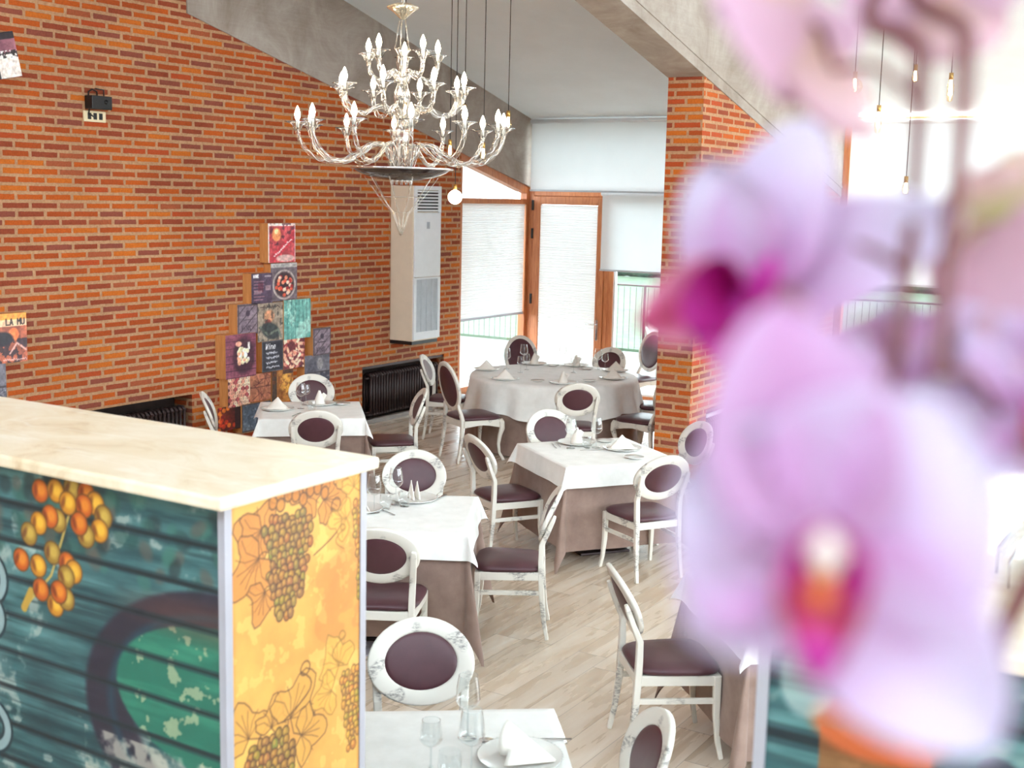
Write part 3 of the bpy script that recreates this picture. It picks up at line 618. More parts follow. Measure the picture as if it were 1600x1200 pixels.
        for j in range(9):
            for i in range(6): I.ell(w*(.08+i*.17+(j % 2)*.08), h*(.05+j*.115), w*.075, w*.075, [(226, 196, 172), (196, 140, 120), (160, 66, 74), (214, 178, 150)][int(g.integers(4))]); I.ell(w*(.08+i*.17+(j % 2)*.08), h*(.05+j*.115), w*.03, w*.03, (150, 100, 86), alpha=.6)
    elif kind == 'cracked':
        duo((134, 82, 66), (186, 128, 96), n)
        for k in range(16): x, y = g.random()*w, g.random()*h; I.line([(x, y), (x+g.normal()*w*.25, y+g.normal()*h*.15), (x+g.normal()*w*.3, y+g.normal()*h*.3)], 1.2, (84, 40, 40), .8)
        I.rect(0, h*.45, w, h*.49, (92, 54, 48), .8)
    elif kind == 'amber_bottle':
        duo((96, 56, 34), (214, 150, 70), n); I.rect(0, 0, w*.22, h, (50, 44, 46), .85); I.ell(w*.66, h*.4, w*.3, h*.3, (222, 166, 82), alpha=.7); I.rect(w*.5, 0, w, h*.14, (58, 42, 44), .8); I.put(n2 > .6, (110, 58, 34), .6)
    elif kind == 'vineyard':
        duo((54, 54, 66), (122, 118, 124), n); I.rect(0, h*.5, w, h*.54, (60, 54, 58)); I.put((I.Y > h*.54)*(n2 > .45), (44, 46, 60), .8); I.ell(w*.6, h*.28, w*.12, h*.18, (150, 146, 146), alpha=.6); I.put((I.Y > h*.6)*(n2 < .3), (176, 176, 180), .6)
    elif kind == 'dark_fruit':
        duo((48, 22, 26), (140, 52, 36), n)
        for k in range(20): I.ell(g.random()*w*.7, g.random()*h, w*.08, w*.07, [(196, 60, 34), (226, 120, 44), (110, 28, 34)][k % 3], alpha=.85)
        I.rect(w*.72, 0, w, h, (36, 28, 34), .8)
    elif kind == 'slate':
        duo((48, 58, 72), (104, 116, 130), I.noise(w/5, h/2, seed)); I.put(n2 > .6, (150, 160, 170), .4); I.line([(1, 1), (w-2, 1), (w-2, h-2), (1, h-2), (1, 1)], 2.5, (70, 60, 60))
    elif kind == 'la_mu':
        duo((92, 50, 46), (206, 110, 76), n); I.rect(0, 0, w, h*.12, (232, 140, 60)); I.rect(0, h*.12, w, h*.25, (214, 172, 138)); write(I, 'LA MU', w*.42, h*.11, h*.12, (30, 24, 30), 1.8)
        I.ell(w*.62, h*.42, w*.14, h*.13, (236, 120, 70)); I.ell(w*.3, h*.5, w*.3, h*.14, (36, 34, 42)); I.put((I.Y > h*.5)*(n2 > .5), (34, 28, 40), .8); I.line([(w*.5, h*.8), (w*.7, h*.6), (w*.95, h*.75)], 2.5, (196, 150, 140)); scribble(I, w*.3, h*.93, w*.95, h*.93, h*.05, (206, 160, 150), 1.1, seed)
    elif kind == 'tilted':
        duo((66, 36, 48), (170, 110, 120), n); I.rect(0, 0, w, h*.16, (36, 28, 34)); I.rect(0, h*.7, w*.5, h, (38, 30, 36)); I.rect(w*.5, h*.48, w, h*.97, (206, 196, 190)); I.put((I.Y > h*.4)*(I.Y < h*.56)*(n2 > .5), (40, 36, 40), .9); I.put((I.Y > h*.4)*(I.Y < h*.56)*(n2 < .42), (226, 220, 220), .9); scribble(I, w*.3, h*.5, w*.95, h*.44, h*.1, (30, 26, 30), 1.6, seed)
    else: duo((60, 50, 60), (120, 100, 110), n)
    I.shade(1.22+.7*(I.noise(4, 4, seed+90)-.5)); return I
ARTS = [ # x0 y0 x1 y1 in the picture, kind, depth, label
 (418.9, 349, 461.2, 410, 'red_poster', .12, 'red and pink printed box picture at the very top of the wall arrangement'),
 (423, 411, 464, 470, 'fruit', .10, 'box picture of fruit in a round bowl, directly under the topmost red one'),
 (392.7, 427, 425.3, 474.3, 'wine_board', .12, 'dark purple box picture headed WINE in white letters'),
 (370.8, 475, 402.9, 522.5, 'wood_sign', .12, 'grey wooden sign box picture in the left of the middle row'),
 (402.3, 473, 442, 533, 'figure', .10, 'faded beige box picture between the grey sign and the teal planks'),
 (443.5, 467.6, 485.4, 529, 'teal_planks', .11, 'box picture of plain teal wooden planks'),
 (352.4, 522, 400, 590, 'glass_still', .14, 'large purple box picture of pale flowers and a glass at the left'),
 (409.3, 532, 442.3, 580, 'chalk', .11, 'black chalkboard box picture with white handwriting'),
 (443, 528, 476, 575, 'corks', .10, 'box picture filled with red and tan wine corks'),
 (489, 512, 516.6, 554.5, 'wood_sign', .12, 'mauve wooden plank box picture at the far right of the arrangement'),
 (475.8, 554, 515, 606, 'vineyard', .11, 'grey landscape box picture below the mauve planks'),
 (356, 589.5, 390.5, 635, 'cork_ends', .12, 'box picture of round cork ends in rows'),
 (391, 583.7, 423, 626, 'cracked', .10, 'brown cracked earth box picture beside the round cork ends'),
 (424.7, 578, 458, 628, 'amber_bottle', .10, 'amber and brown box picture below the chalkboard'),
 (340, 635, 376.6, 672, 'dark_fruit', .11, 'dark red fruit box picture at the bottom left just above the counter'),
 (378, 629, 423, 672, 'slate', .13, 'blue grey slate box picture behind the small square table'),
 (-14, 490, 42, 567, 'la_mu', .10, 'orange and black poster box lettered LA MU at the left edge'),
 (-30, 568, 10, 640, 'vineyard', .08, 'dark box picture at the left edge just above the marble counter')]
for i, (x0, y0, x1, y1, kind, dp, lab) in enumerate(ARTS):
    X = XL+dp; a = atX(x0, (y0+y1)/2, X); b = atX(x1, (y0+y1)/2, X); t_ = atX((x0+x1)/2, y0, X); q = atX((x0+x1)/2, y1, X)
    w, h = b.y-a.y, t_.z-q.z
    o = empty('box_picture', (XL+0.001, (a.y+b.y)/2, q.z), label=lab, cat='picture', group='printed wooden box pictures on the left brick wall')
    m = MB(); m.box((0, -w/2, 0), (dp-0.002, w/2, h)); m.build('wooden_box', BOXW, o)
    inked(picture(kind, int(w/0.006), int(h/0.006), 11+i), 'print', (dp, -w/2, h), (0, w, 0), (0, 0, -h), PRINT, o)
o = empty('box_picture', (XL+0.001, 6.62, 3.72), label='tilted box picture high up at the left edge of the brick wall', cat='picture', group='printed wooden box pictures on the left brick wall')
w, h = 0.40, 0.36; I = picture('tilted', 70, 62, 77)
m = MB(); m.box((0, -w/2, -h/2), (0.078, w/2, h/2)); bx = m.build('wooden_box', BOXW, o); pr = inked(I, 'print', (0.08, -w/2, h/2), (0, w, 0), (0, 0, -h), PRINT, o)
for q in (bx, pr): q.rotation_euler = (0.22, 0, 0)
# fire sign
o = empty('fire_sign', (XP1+0.002, 14.5, 1.87), label='red fire equipment sign with white flames on the brick cross wall', cat='sign')
I = Ink(90, 52, (168, 30, 50)); I.rect(4, 3, 36, 38, (214, 206, 212)); I.ell(20, 18, 6, 9, (120, 90, 100)); I.rect(0, 39.5, 90, 41, (240, 225, 230)); I.rect(6, 43, 84, 48, (226, 190, 200), .8)
for k in range(5): I.line([(52+k*4, 33-k*3), (60+k*3, 28-k*4), (66+k*2, 18-k*2.5)], 2.6, (246, 232, 238))
I.line([(0, 0), (89, 0), (89, 51), (0, 51), (0, 0)], 2, (240, 228, 232))
inked(I, 'sign_face', (0.006, -0.27, 0.30), (0, 0.54, 0), (0, 0, -0.31), PRINT, o); m = MB(); m.box((0, -0.27, -0.01), (0.005, 0.27, 0.30)); m.build('sign_plate', ACW, o)

# ------------------------------------------------------------------ chairs (local: +Y is where the sitter faces)
def oval_back(zc, yc, a, b, tilt, ai, bi, th, bend, parent, pad_t):
    e2 = Vector((0, -math.sin(tilt), math.cos(tilt))); nn = Vector((0, math.cos(tilt), math.sin(tilt))); c0 = Vector((0, yc, zc))
    def P(x, v, t): return c0+Vector((x, bend*x*x, 0))+e2*v+nn*t
    m = MB(); cs = [(0, -1), (0, 1), (.12, 1.25), (.5, 1.3), (.88, 1.25), (1, 1), (1, -1), (.88, -1.25), (.5, -1.3), (.12, -1.25)]
    m.grid(lambda i, j: P((ai+(a-ai)*cs[j % 10][0])*math.cos(2*PI*i/40), (bi+(b-bi)*cs[j % 10][0])*math.sin(2*PI*i/40), cs[j % 10][1]*th/2.6), 40, 11, True, True)
    m.build('back_ring', WHITE, parent)
    m = MB()
    for sgn in (1, -1):
        m.grid(lambda i, j: P((ai+.004)*math.sin(PI/2*j/6)*math.cos(2*PI*i/32)+1e-5*i, (bi+.004)*math.sin(PI/2*j/6)*math.sin(2*PI*i/32), sgn*(th*.15+pad_t*math.cos(PI/2*j/6)**.7)), 32, 7, True, True)
    m.build('back_pad', LEATHER, parent)
def cushion(wf, wb, y0, y1, z0, z1, parent):
    m = MB(); n = 18
    def edge(t):
        a = 2*PI*t; x, y = math.cos(a), math.sin(a); k = (abs(x)**5+abs(y)**5)**(-1/5); return x*k, y*k
    prof = [(0.93, z0), (1.0, z0+.012), (1.015, (z0+z1)/2), (0.985, z1-.01), (0.9, z1+.002), (0.6, z1+.012), (0.25, z1+.016), (0.001, z1+.017)]
    def P(i, j):
        x, y = edge(i/40); s, z = prof[j]; yy = (y0+y1)/2+(y1-y0)/2*y*s; w = wb+(wf-wb)*(y+1)/2
        return (w*x*s, yy, z)
    m.grid(P, 40, 8, True, True); m.build('seat', LEATHER, parent)
def side_z(): pass
def make_banquet():
    t = empty('dining_chair', label='x', cat='chair')
    oval_back(.756, -.239, .225, .184, .372, .152, .120, .026, .6, t, .014)
    cushion(.232, .198, -.20, .225, .425, .468, t)
    for sx in (-1, 1):
        yb = lambda z: -.239-(z-.756)*.39+.020-.033
        m = MB(); m.bar([(sx*.188, -.235, 0), (sx*.183, -.212, .12), (sx*.178, -.195, .28), (sx*.176, -.188, .42), (sx*.177, -.186, .5), (sx*.181, yb(.60)+.004, .60), (sx*.187, yb(.68), .68), (sx*.192, yb(.76), .76), (sx*.194, yb(.79), .79)],
                        [.026, .028, .032, .036, .036, .036, .036, .034, .026], [.024, .028, .034, .036, .034, .032, .028, .026, .018], (1, 0, 0)); m.build('leg', WHITE, t, bevel=.006)
        m = MB(); m.bar([(sx*.218, .232, 0), (sx*.209, .214, .09), (sx*.203, .203, .22), (sx*.202, .2, .428)], [.024, .027, .032, .038], [.024, .027, .032, .038], (1, 0, 0)); m.build('leg', WHITE, t, bevel=.006)
        m = MB(); m.bar([(sx*.178, -.19, .296), (sx*.203, .2, .296)], .02, .028, (1, 0, 0)); m.build('stretcher', WHITE, t, bevel=.003)
    m = MB()
    for sx in (-1, 1): m.bar([(sx*.178, -.18, .402), (sx*.205, .19, .402)], .024, .052, (1, 0, 0))
    m.bar([(-.19, .205, .402), (.19, .205, .402)], .024, .052, (0, 1, 0)); m.bar([(-.17, -.19, .402), (.17, -.19, .402)], .024, .052, (0, 1, 0)); m.box((-.17, -.17, .405), (.17, .19, .42)); m.build('seat_frame', WHITE, t, bevel=.004)
    return t
def make_louis():
    t = empty('dining_chair', label='x', cat='chair')
    oval_back(.775, -.272, .212, .262, .225, .172, .218, .030, .35, t, .020)
    cushion(.255, .215, -.215, .245, .43, .475, t)
    for sx in (-1, 1):
        m = MB(); m.bar([(sx*.205, -.262, 0), (sx*.2, -.232, .15), (sx*.195, -.212, .3), (sx*.19, -.205, .44), (sx*.17, -.212, .5), (sx*.15, -.228, .56), (sx*.15, -.235, .60)], [.026, .03, .036, .04, .036, .03, .024], [.026, .03, .036, .04, .034, .03, .024], (1, 0, 0)); m.build('leg', WHITE, t, bevel=.006)
        m = MB(); m.tube([(sx*.225, .262, 0), (sx*.222, .256, .02), (sx*.205, .225, .08), (sx*.203, .213, .17), (sx*.213, .222, .26), (sx*.228, .24, .34), (sx*.226, .236, .40), (sx*.216, .222, .43)], [.020, .017, .015, .018, .023, .029, .030, .026], 10); m.build('leg', WHITE, t)
    m = MB()
    for sx in (-1, 1): m.prism([(-.2, .435), (-.2, .365), (-.1, .375), (0, .385), (.1, .372), (.21, .35), (.21, .435)], 0, sx*.2, sx*.228)
    m.prism([(-.21, .435), (-.21, .35), (-.1, .375), (0, .362), (.1, .375), (.21, .35), (.21, .435)], 1, .205, .232)
    m.box((-.19, -.218, .37), (.19, -.19, .435)); m.box((-.2, -.2, .42), (.2, .21, .432)); m.build('seat_frame', WHITE, t, bevel=.004)
    return t
BQ = make_banquet(); LS = make_louis(); used = {BQ.name: False, LS.name: False}
PROTO = {'b': [BQ, 0], 'l': [LS, 0]}
def chair(kind, x, y, deg, label, group):
    p = PROTO[kind]; o = p[0] if p[1] == 0 else copy_tree(p[0]); p[1] += 1
    o.location = (x, y, 0); o.rotation_euler = (0, 0, math.radians(deg-90)); tag(o, label, 'chair', group); return o
G1, G2, G3, G4, G5, G6 = 'chairs around the far left square table', 'chairs around the round table', 'chairs around the square table in front of the pier', 'chairs around the square table behind the counter end', 'chairs around the nearest table', 'chairs around the table on the right'
chair('b', -7.885, 9.16, -46, 'oval backed white chair on the far side of the far left square table', G1)
chair('b', -6.895, 8.03, 134, 'oval backed white chair turned away, at the near side of the far left square table', G1)
chair('b', -6.90, 9.14, 224, 'white chair seen edge on at the right end of the far left square table', G1)
chair('b', -7.865, 8.10, 42, 'white chair at the left end of the far left table, just above the counter', G1)
chair('b', -5.93, 10.82, 128, 'white chair turned away at the near side of the round table', G2)
chair('b', -6.87, 13.16, -92, 'white chair on the far side of the round table, in front of the door edge', G2)
chair('b', -7.90, 11.46, 24, 'white chair beside the radiator, left of the round table, pale pad facing right', G2)
chair('l', -7.055, 10.68, 62, 'tall oval backed white chair with sabre legs, left front of the round table', G2)
chair('l', -7.66, 12.80, -40, 'tall oval backed chair behind the round table, in front of the side window', G2)
chair('l', -6.95, 14.3, -110, 'tall oval backed chair by the terrace window, half hidden by the brick pier', G2)
chair('l', -5.52, 11.62, 170, 'white chair right of the round table, its seat cut off by the pier', G2)
chair('l', -5.76, 12.52, 210, 'chair behind the right hand one of the round table, only its seat showing', G2)
chair('b', -4.985, 8.90, -36, 'white chair with wide oval back behind the square table in front of the pier', G3)
chair('b', -4.95, 7.98, 60, 'white chair on the left of the middle square table, seen from its side', G3)
chair('b', -3.83, 8.10, 148, 'white chair seen from behind at the near right of the middle square table', G3)
chair('b', -4.09, 9.13, 235, 'white chair standing just right of the brick pier, facing the middle square table', G3)
chair('b', -4.94, 6.76, -58, 'wide oval backed white chair behind the left middle table, napkin in front of its pad', G4)
chair('b', -4.17, 5.46, 119, 'white chair turned away, its back cut by the bar dividers end', G4)
chair('b', -3.97, 6.50, 209, 'white chair seen from its side on the right of the left middle table', G4)
chair('b', -2.81, 3.93, -53, 'large oval backed white chair behind the nearest table at the bottom', G5)
chair('b', -1.93, 3.66, 218, 'white chair cut by the bottom edge, right of the nearest table', G5)
chair('b', -2.455, 5.52, 40, 'white chair in side view drawn up to the table on the right', G6)

# ------------------------------------------------------------------ tables and cloths
def pedestal(x, y, rz, label, r=0.0, half=.44):
    o = empty('dining_table', (x, y, 0), rz, label, 'table', 'restaurant tables under cloths')
    m = MB()
    if r: m.lathe([(.01, .72), (r, .72), (r, .745), (.01, .745)], 40, close=False)
    else: m.box((-half, -half, .72), (half, half, .745))
    m.build('tabletop', simple('table_board', (120, 90, 66), 0.6) if 'table_board' not in bpy.data.materials else bpy.data.materials['table_board'], o)
    m = MB(); m.lathe([(.045, .02), (.045, .72)], 16); m.build('column', BLACK, o)
    m = MB(); m.box((-.21, -.21, 0), (.21, .21, .018)); m.lathe([(.10, .018), (.06, .05), (.045, .06)], 16); m.build('base_plate', IRON, o, bevel=.005); return o
def square_cloth(name, x, y, rz, half, drop, z0, mat, flare, bulge, seed, rip, label, cat, group, th=.0):
    g = np.random.default_rng(seed); ph = g.random(8)*6.3; L = half+drop; N = 72
    # denser sampling near the table edge
    ss = sorted(set([round(v, 5) for v in list(np.linspace(-half, half, 26))+list(half+np.linspace(0, drop, 20))+list(-half-np.linspace(0, drop, 20))]))
    n = len(ss); m = MB()
    def P(i, j):
        s, t = ss[i], ss[j]; du, dv = max(abs(s)-half, 0), max(abs(t)-half, 0); sx = 1 if s > 0 else -1; sy = 1 if t > 0 else -1
        cs, ct = max(-half, min(half, s)), max(-half, min(half, t))
        if du == 0 and dv == 0: return (s, t, z0+.0012*math.sin(s*9+ph[0])*math.sin(t*8+ph[1]))
        if du > 0 and dv > 0:
            rho = math.hypot(du, dv); f = math.atan2(dv, du); k = math.sin(2*f)**1.3; ox = bulge*rho*k; sk = 1-k
            hx = flare*rho*math.cos(f)**2*sk+ox*math.cos(f); hy = flare*rho*math.sin(f)**2*sk+ox*math.sin(f); hz = math.sqrt(max(rho*rho-hx*hx-hy*hy, 0))
            # the surplus cloth gathers into one fold: rows between the two sides hang a little shorter than their length
            hz = hz*(1-.10*k); z = z0-hz
            if z < .004: e = .004-z; z = .004+.006*abs(math.sin(f*7)); hx += e*.25*math.cos(f); hy += e*.25*math.sin(f)
            return (cs+sx*hx, ct+sy*hy, z)
        d = du+dv; a = t if du > 0 else s; side = (0 if sx > 0 else 1) if du > 0 else (2 if sy > 0 else 3)
        w = d/drop; o_ = flare*d+rip*w*(math.sin(a*9+ph[side])+.6*math.sin(a*17+ph[side+4])); o_ *= 1; o_ = max(o_, .002)
        ed = max(0, 1-(half-abs(a))/.12); o_ = o_*(1-ed)+flare*d*ed
        z = z0-math.sqrt(max(d*d-o_*o_, 0)); r = .012
        z = z if d > r else z0-d*.6
        return (cs+(sx*o_ if du > 0 else 0), ct+(sy*o_ if dv > 0 else 0), z)
    m.grid(P, n, n); o = m.build(name, mat, solid=th); o.location = (x, y, 0); o.rotation_euler = (0, 0, rz); return tag(o, label, cat, group)
def round_cloth(name, x, y, R, z0, dropf, mat, fold, k, seed, label, cat, group):
    g = np.random.default_rng(seed); p = g.random(5)*6.3; m = MB(); na = 140; rr = list(np.linspace(.001, R, 8))+[R+1e-3]; nd = 16
    def P(i, j):
        a = 2*PI*i/na
        if j < 8: r = rr[j]; return (r*math.cos(a), r*math.sin(a), z0)
        w = (j-7)/nd; d = dropf(a)*w
        r = R+.01+fold*w*(math.sin(k*a+p[0])+.5*math.sin((k*1.7)//1*a+p[1])+.7)+.05*w
        return (r*math.cos(a), r*math.sin(a), max(z0-d, .004))
    m.grid(P, na, 8+nd, True, True); o = m.build(name, mat); o.location = (x, y, 0); return tag(o, label, cat, group)
TBL = [ # centre, rotation, half, names
 (-7.365, 8.535, 42, .447, 'far left square table beside the printed box pictures', 'A', .15),
 (-4.53, 6.06, 29.5, .455, 'square table just right of the counter end', 'B', .155),
 (-4.43, 8.48, 53.5, .465, 'square table in front of the brick pier', 'C', .155),
 (-2.33, 3.35, 37.0, .455, 'nearest table at the bottom edge', 'D', .155),
 (-1.91, 5.93, 42.5, .45, 'table on the right behind the orchid', 'E', .155)]
for x, y, dg, hf, nm, key, dr in TBL:
    rz = math.radians(dg); pedestal(x, y, rz, 'dark pedestal under the '+nm, half=hf-.012)
    square_cloth('undercloth', x, y, rz, hf, .625, .750, TAUPE, .012, .20, ord(key), .010, 'long taupe undercloth on the '+nm, 'tablecloth', 'taupe undercloths')
    square_cloth('tablecloth', x, y, rz, hf+.010, dr, .760, LINEN, .13, .42, ord(key)+9, .006, 'white linen topper on the '+nm, 'tablecloth', 'white square tablecloths')
RX, RY, RR = -6.80, 11.93, .90
pedestal(RX, RY, .3, 'dark pedestal under the large round table', r=.885)
round_cloth('undercloth', RX, RY, .895, .750, lambda a: .735, TAUPE, .018, 15, 3, 'long taupe undercloth of the large round table', 'tablecloth', 'taupe undercloths')
round_cloth('tablecloth', RX, RY, .912, .762, lambda a: .31+.075*abs(math.sin(2*a+.4))**1.5, LINEN, .030, 13, 3, 'white cloth with a wavy hem on the large round table', 'tablecloth', None)

# ------------------------------------------------------------------ tableware
ZT = .7625
def make_plate(r=.15, name='charger_plate'):
    o = empty(name, label='x', cat='plate'); m = MB()
    m.lathe([(.001, .004), (r*.55, .004), (r*.68, .008), (r*.98, .017), (r, .019), (r*.99, .014), (r*.62, 0), (.001, 0)], 40); m.build('plate_body', CHINA, o)
    m = MB()
    for k in range(48): a = 2*PI*k/48; m.sphere((r*1.0*math.cos(a), r*1.0*math.sin(a), .017), .004, 6, 4)
    q = m.build('beaded_rim', GLASS, o); q['kind'] = 'stuff'; return o
def make_small_plate():
    o = empty('bread_plate', label='x', cat='plate'); r = .075; m = MB(); m.lathe([(.001, .004), (r*.6, .004), (r, .014), (r*.97, .011), (r*.6, 0), (.001, 0)], 32); m.build('plate_body', CHINA, o); return o
def make_wine(h=.235, rb=.044, rt=.034, hb=.128, name='wine_glass'):
    o = empty(name, label='x', cat='glass'); m = MB(); zb = h-hb-.0
    prof = [(rt, h)] + [(rt+(rb-rt)*math.sin(PI*min(1, t/.62)/2) if t < .62 else rb*max(1-((t-.62)/.38)**2.0, 0)**.62+.003, h-hb*t) for t in np.linspace(0.06, 1, 18)]
    m.lathe(prof, 24); m.tube([(rt*math.cos(q*PI/12), rt*math.sin(q*PI/12), h) for q in range(25)], .0011, 5, False); m.build('bowl', GLASS, o)
    m = MB(); m.lathe([(.0045, zb+.002), (.0035, zb-.02), (.0035, .02), (.008, .006), (.034, .002), (.035, 0), (.001, 0)], 20); m.build('stem', GLASS, o); return o
def make_tumbler():
    o = empty('water_glass', label='x', cat='glass'); m = MB(); m.lathe([(.036, .095), (.040, .07), (.041, .045), (.034, .018), (.02, .004), (.001, .004)], 24); m.build('bowl', GLASS, o)
    m = MB(); m.lathe([(.001, 0), (.026, 0), (.027, .003), (.02, .005)], 20); m.build('foot', GLASS, o); return o
def make_napkin(kind):
    o = empty('folded_napkin', label='x', cat='napkin'); m = MB()
    if kind == 'wide':      # low tent: a triangle folded over and stood on its two corners
        H, Wd = .105, .115
        def P(i, j):
            u = i/16*2-1; v = j/8; a = u*1.15; w = (1-v)**1.0
            return (Wd*math.sin(a)*w, -.06*math.cos(a)*w+.02, H*v*(1-.0*abs(u))+.0)
        m.grid(P, 17, 9); m.grid(lambda i, j: ((i/8*2-1)*.1*(1-j/6), .03*(1-j/6)+.008, H*.96*j/6), 9, 7); ob = m.build('cloth_fold', NAPKIN, o, solid=.006)
        m = MB(); m.grid(lambda i, j: (-.12+i*.03, -.055+j*.03+.01*math.sin(i), .006+.004*math.cos(i*1.3)), 9, 4); m.build('flap', NAPKIN, o, solid=.004)
    elif kind == 'tall':
        H = .125
        m.grid(lambda i, j: (.05*math.sin(-2.4+4.8*i/16)*(1-.9*(j/8)**1.2), -.045*math.cos(-2.4+4.8*i/16)*(1-.9*(j/8)**1.2), H*j/8), 17, 9); m.build('cloth_fold', NAPKIN, o, solid=.006)
        m = MB(); m.grid(lambda i, j: (-.03+.015*i+.012*j*.5, .02-.0*i, .01+(H*.75)*j/6*(1-abs(i-2)/4*.5)), 5, 7); m.build('flap', NAPKIN, o, solid=.005)
    elif kind == 'double':  # two upright peaks
        for sx, hh in ((-1, .125), (1, .115)):
            m.grid(lambda i, j: (sx*.018+(-.045+.09*i/10)*(1-(j/8)**1.1)*.5*1.2, (.01*sx)+.035*math.cos(PI*i/10)*(1-j/8), hh*j/8), 11, 9)
        m.build('cloth_fold', NAPKIN, o, solid=.007)
    elif kind == 'rolled':  # a cone of cloth lying on the plate, its mouth open to the left
        def P(i, j):
            a = -1.2+i/24*5.2; v = j/10; r = .052*(1-v)+.002; k = 1-.25*max(0, math.sin(a*.5))*(1-v)
            return (-.07*(1-v)*k+.13*v, r*1.25*math.cos(a)*1.1, .006+r*1.05*(1+math.sin(a))+.004*v)
        m.grid(P, 25, 11); ob = m.build('cloth_fold', NAPKIN, o, solid=.004)
        m = MB(); m.grid(lambda i, j: (-.02+.15*i/8, -.10*(1-i/8)+.09*(j/6)*(1-i/8)-.01, .012+.075*(j/6)*(1-i/8)), 9, 7); m.build('flap', NAPKIN, o, solid=.004)
    return o
PR = {}
def place(key, maker, x, y, z, rz, label, group, cat=None):
    if key not in PR: PR[key] = maker(); o = PR[key]
    else: o = copy_tree(PR[key])
    o.location = (x, y, z); o.rotation_euler = (0, 0, math.radians(rz)); tag(o, label, cat, group); return o
PLW, SMW, WNW, TBW, NPW = lambda: make_plate(), make_small_plate, make_wine, make_tumbler, None
def onT(px, py, z=ZT): p = atZ(px, py, z); return p.x, p.y
def setting(px, py, nk, rot, where, nk_off=(0, 0), gp='plates on the tables', gn='folded napkins'):
    x, y = onT(px, py); place('plate', make_plate, x, y, ZT, rot, 'white beaded charger plate '+where, gp)
    place('nap_'+nk, lambda: make_napkin(nk), x+nk_off[0], y+nk_off[1], ZT+.006, rot, {'wide': 'white low tent napkin ', 'tall': 'white tall cone napkin ', 'double': 'white two peaked napkin ', 'rolled': 'white rolled napkin '}[nk]+where, gn)
def cutlery(px, py, rot, kind, where):
    x, y = onT(px, py); key = 'cut_'+kind
    def mk():
        o = empty(kind, label='x', cat='cutlery'); m = MB(); m.bar([(0, -.1, .003), (0, 0, .004), (0, .02, .003)], [.009, .007, .006], .003, (1, 0, 0)); m.build('handle', STEEL, o)
        m = MB()
        if kind == 'knife': m.bar([(0, .02, .003), (.003, .06, .003), (.002, .11, .003)], [.012, .017, .004], .0018, (1, 0, 0)); m.build('blade', STEEL, o)
        elif kind == 'spoon': m.grid(lambda i, j: (.017*math.cos(2*PI*i/12)*(j+.01)/3, .055+.028*math.sin(2*PI*i/12)*(j+.01)/3, .002+.003*j/3), 12, 4, True, True); m.build('bowl', STEEL, o)
        else:
            m.bar([(0, .02, .003), (0, .05, .004)], [.006, .02], .002, (1, 0, 0))
            for k in range(4): m.bar([(-.0085+k*.0057, .05, .004), (-.0085+k*.0057, .095, .005)], .0028, .002, (1, 0, 0))
            m.build('tines', STEEL, o)
        return o
    place(key, mk, x, y, ZT, rot, 'polished '+kind+' '+where, 'cutlery on the tables')
def glass(px, rim_py, where, h=.235, kind='wine', gr='wine glasses'):
    x, y = onT(px, rim_py, ZT+h)
    if kind == 'wine': place('wine', make_wine, x, y, ZT, 0, 'stemmed wine glass '+where, gr)
    elif kind == 'small': place('small', lambda: make_wine(.18, .038, .031, .095), x, y, ZT, 0, 'smaller stemmed wine glass '+where, gr)
    else: place('tumbler', make_tumbler, x, y, ZT, 0, 'low footed water glass '+where, 'water glasses')
# far left table
setting(433, 640, 'wide', 20, 'at the left of the far left table'); setting(499, 632, 'tall', 30, 'behind the glass on the far left table')
glass(470, 598, 'in front of the chair pad on the far left table'); glass(478, 601, 'just behind the taller glass on the far left table', .18, 'small'); glass(487, 626, 'by the tall napkin on the far left table', .095, 'tum')
x, y = onT(535, 632); place('small_plate', make_small_plate, x, y, ZT, 0, 'bread plate on the right of the far left table', 'bread plates'); cutlery(463, 648, 20, 'knife', 'on the far left table'); cutlery(519, 632, -40, 'fork', 'on the far left table')
# table by the counter end
setting(647, 781, 'double', 30, 'in the middle of the table by the counter end'); setting(560, 797, 'wide', -30, 'half hidden by the counter end')
glass(585, 742, 'nearest the counter end'); glass(619, 731, 'before the oval chair back on the counter end table'); glass(603, 772, 'low between the plates on the counter end table', .095, 'tum'); glass(632, 768, 'in front of the two peaked napkin', .095, 'tum')
cutlery(603, 800, 70, 'knife', 'on the table by the counter end'); cutlery(687, 778, 10, 'fork', 'right of the plate on the counter end table')
# middle table
setting(901, 693, 'tall', 50, 'at the far side of the middle table'); setting(972, 702, 'wide', 40, 'at the right of the middle table')
glass(893, 654, 'left of the tall napkin on the middle table'); glass(933, 653, 'between the two plates on the middle table'); glass(918, 681, 'low between the plates on the middle table', .095, 'tum'); glass(925, 672, 'small, behind the low glass of the middle table', .18, 'small') if 0 else None
for (px, py, lb) in ((991, 716, 'bread plate near the right corner of the middle table'), (946, 690, 'bread plate at the far edge of the middle table')):
    x, y = onT(px, py); place('small_plate', make_small_plate, x, y, ZT, 0, lb, 'bread plates')
cutlery(866, 697, 40, 'knife', 'left of the far plate on the middle table'); cutlery(872, 695, 40, 'fork', 'beside the knife on the middle table'); cutlery(925, 703, -40, 'knife', 'between the plates on the middle table')
# nearest table
setting(812, 1186, 'rolled', 12, 'on the nearest table')
glass(732, 1055, 'tall, farthest on the nearest table'); glass(738, 1109, 'large, before the tall one on the nearest table'); glass(674, 1125, 'on the left of the nearest table', .18, 'small'); glass(703, 1158, 'lowest at the bottom edge', .13, 'tum')
cutlery(784, 1157, 125, 'spoon', 'above the plate of the nearest table'); cutlery(850, 1156, 125, 'knife', 'at the right corner of the nearest table')
# right table
cutlery(1112, 917, 45, 'knife', 'on the table behind the orchid')
setting(1190, 940, 'wide', 60, 'on the table behind the orchid')
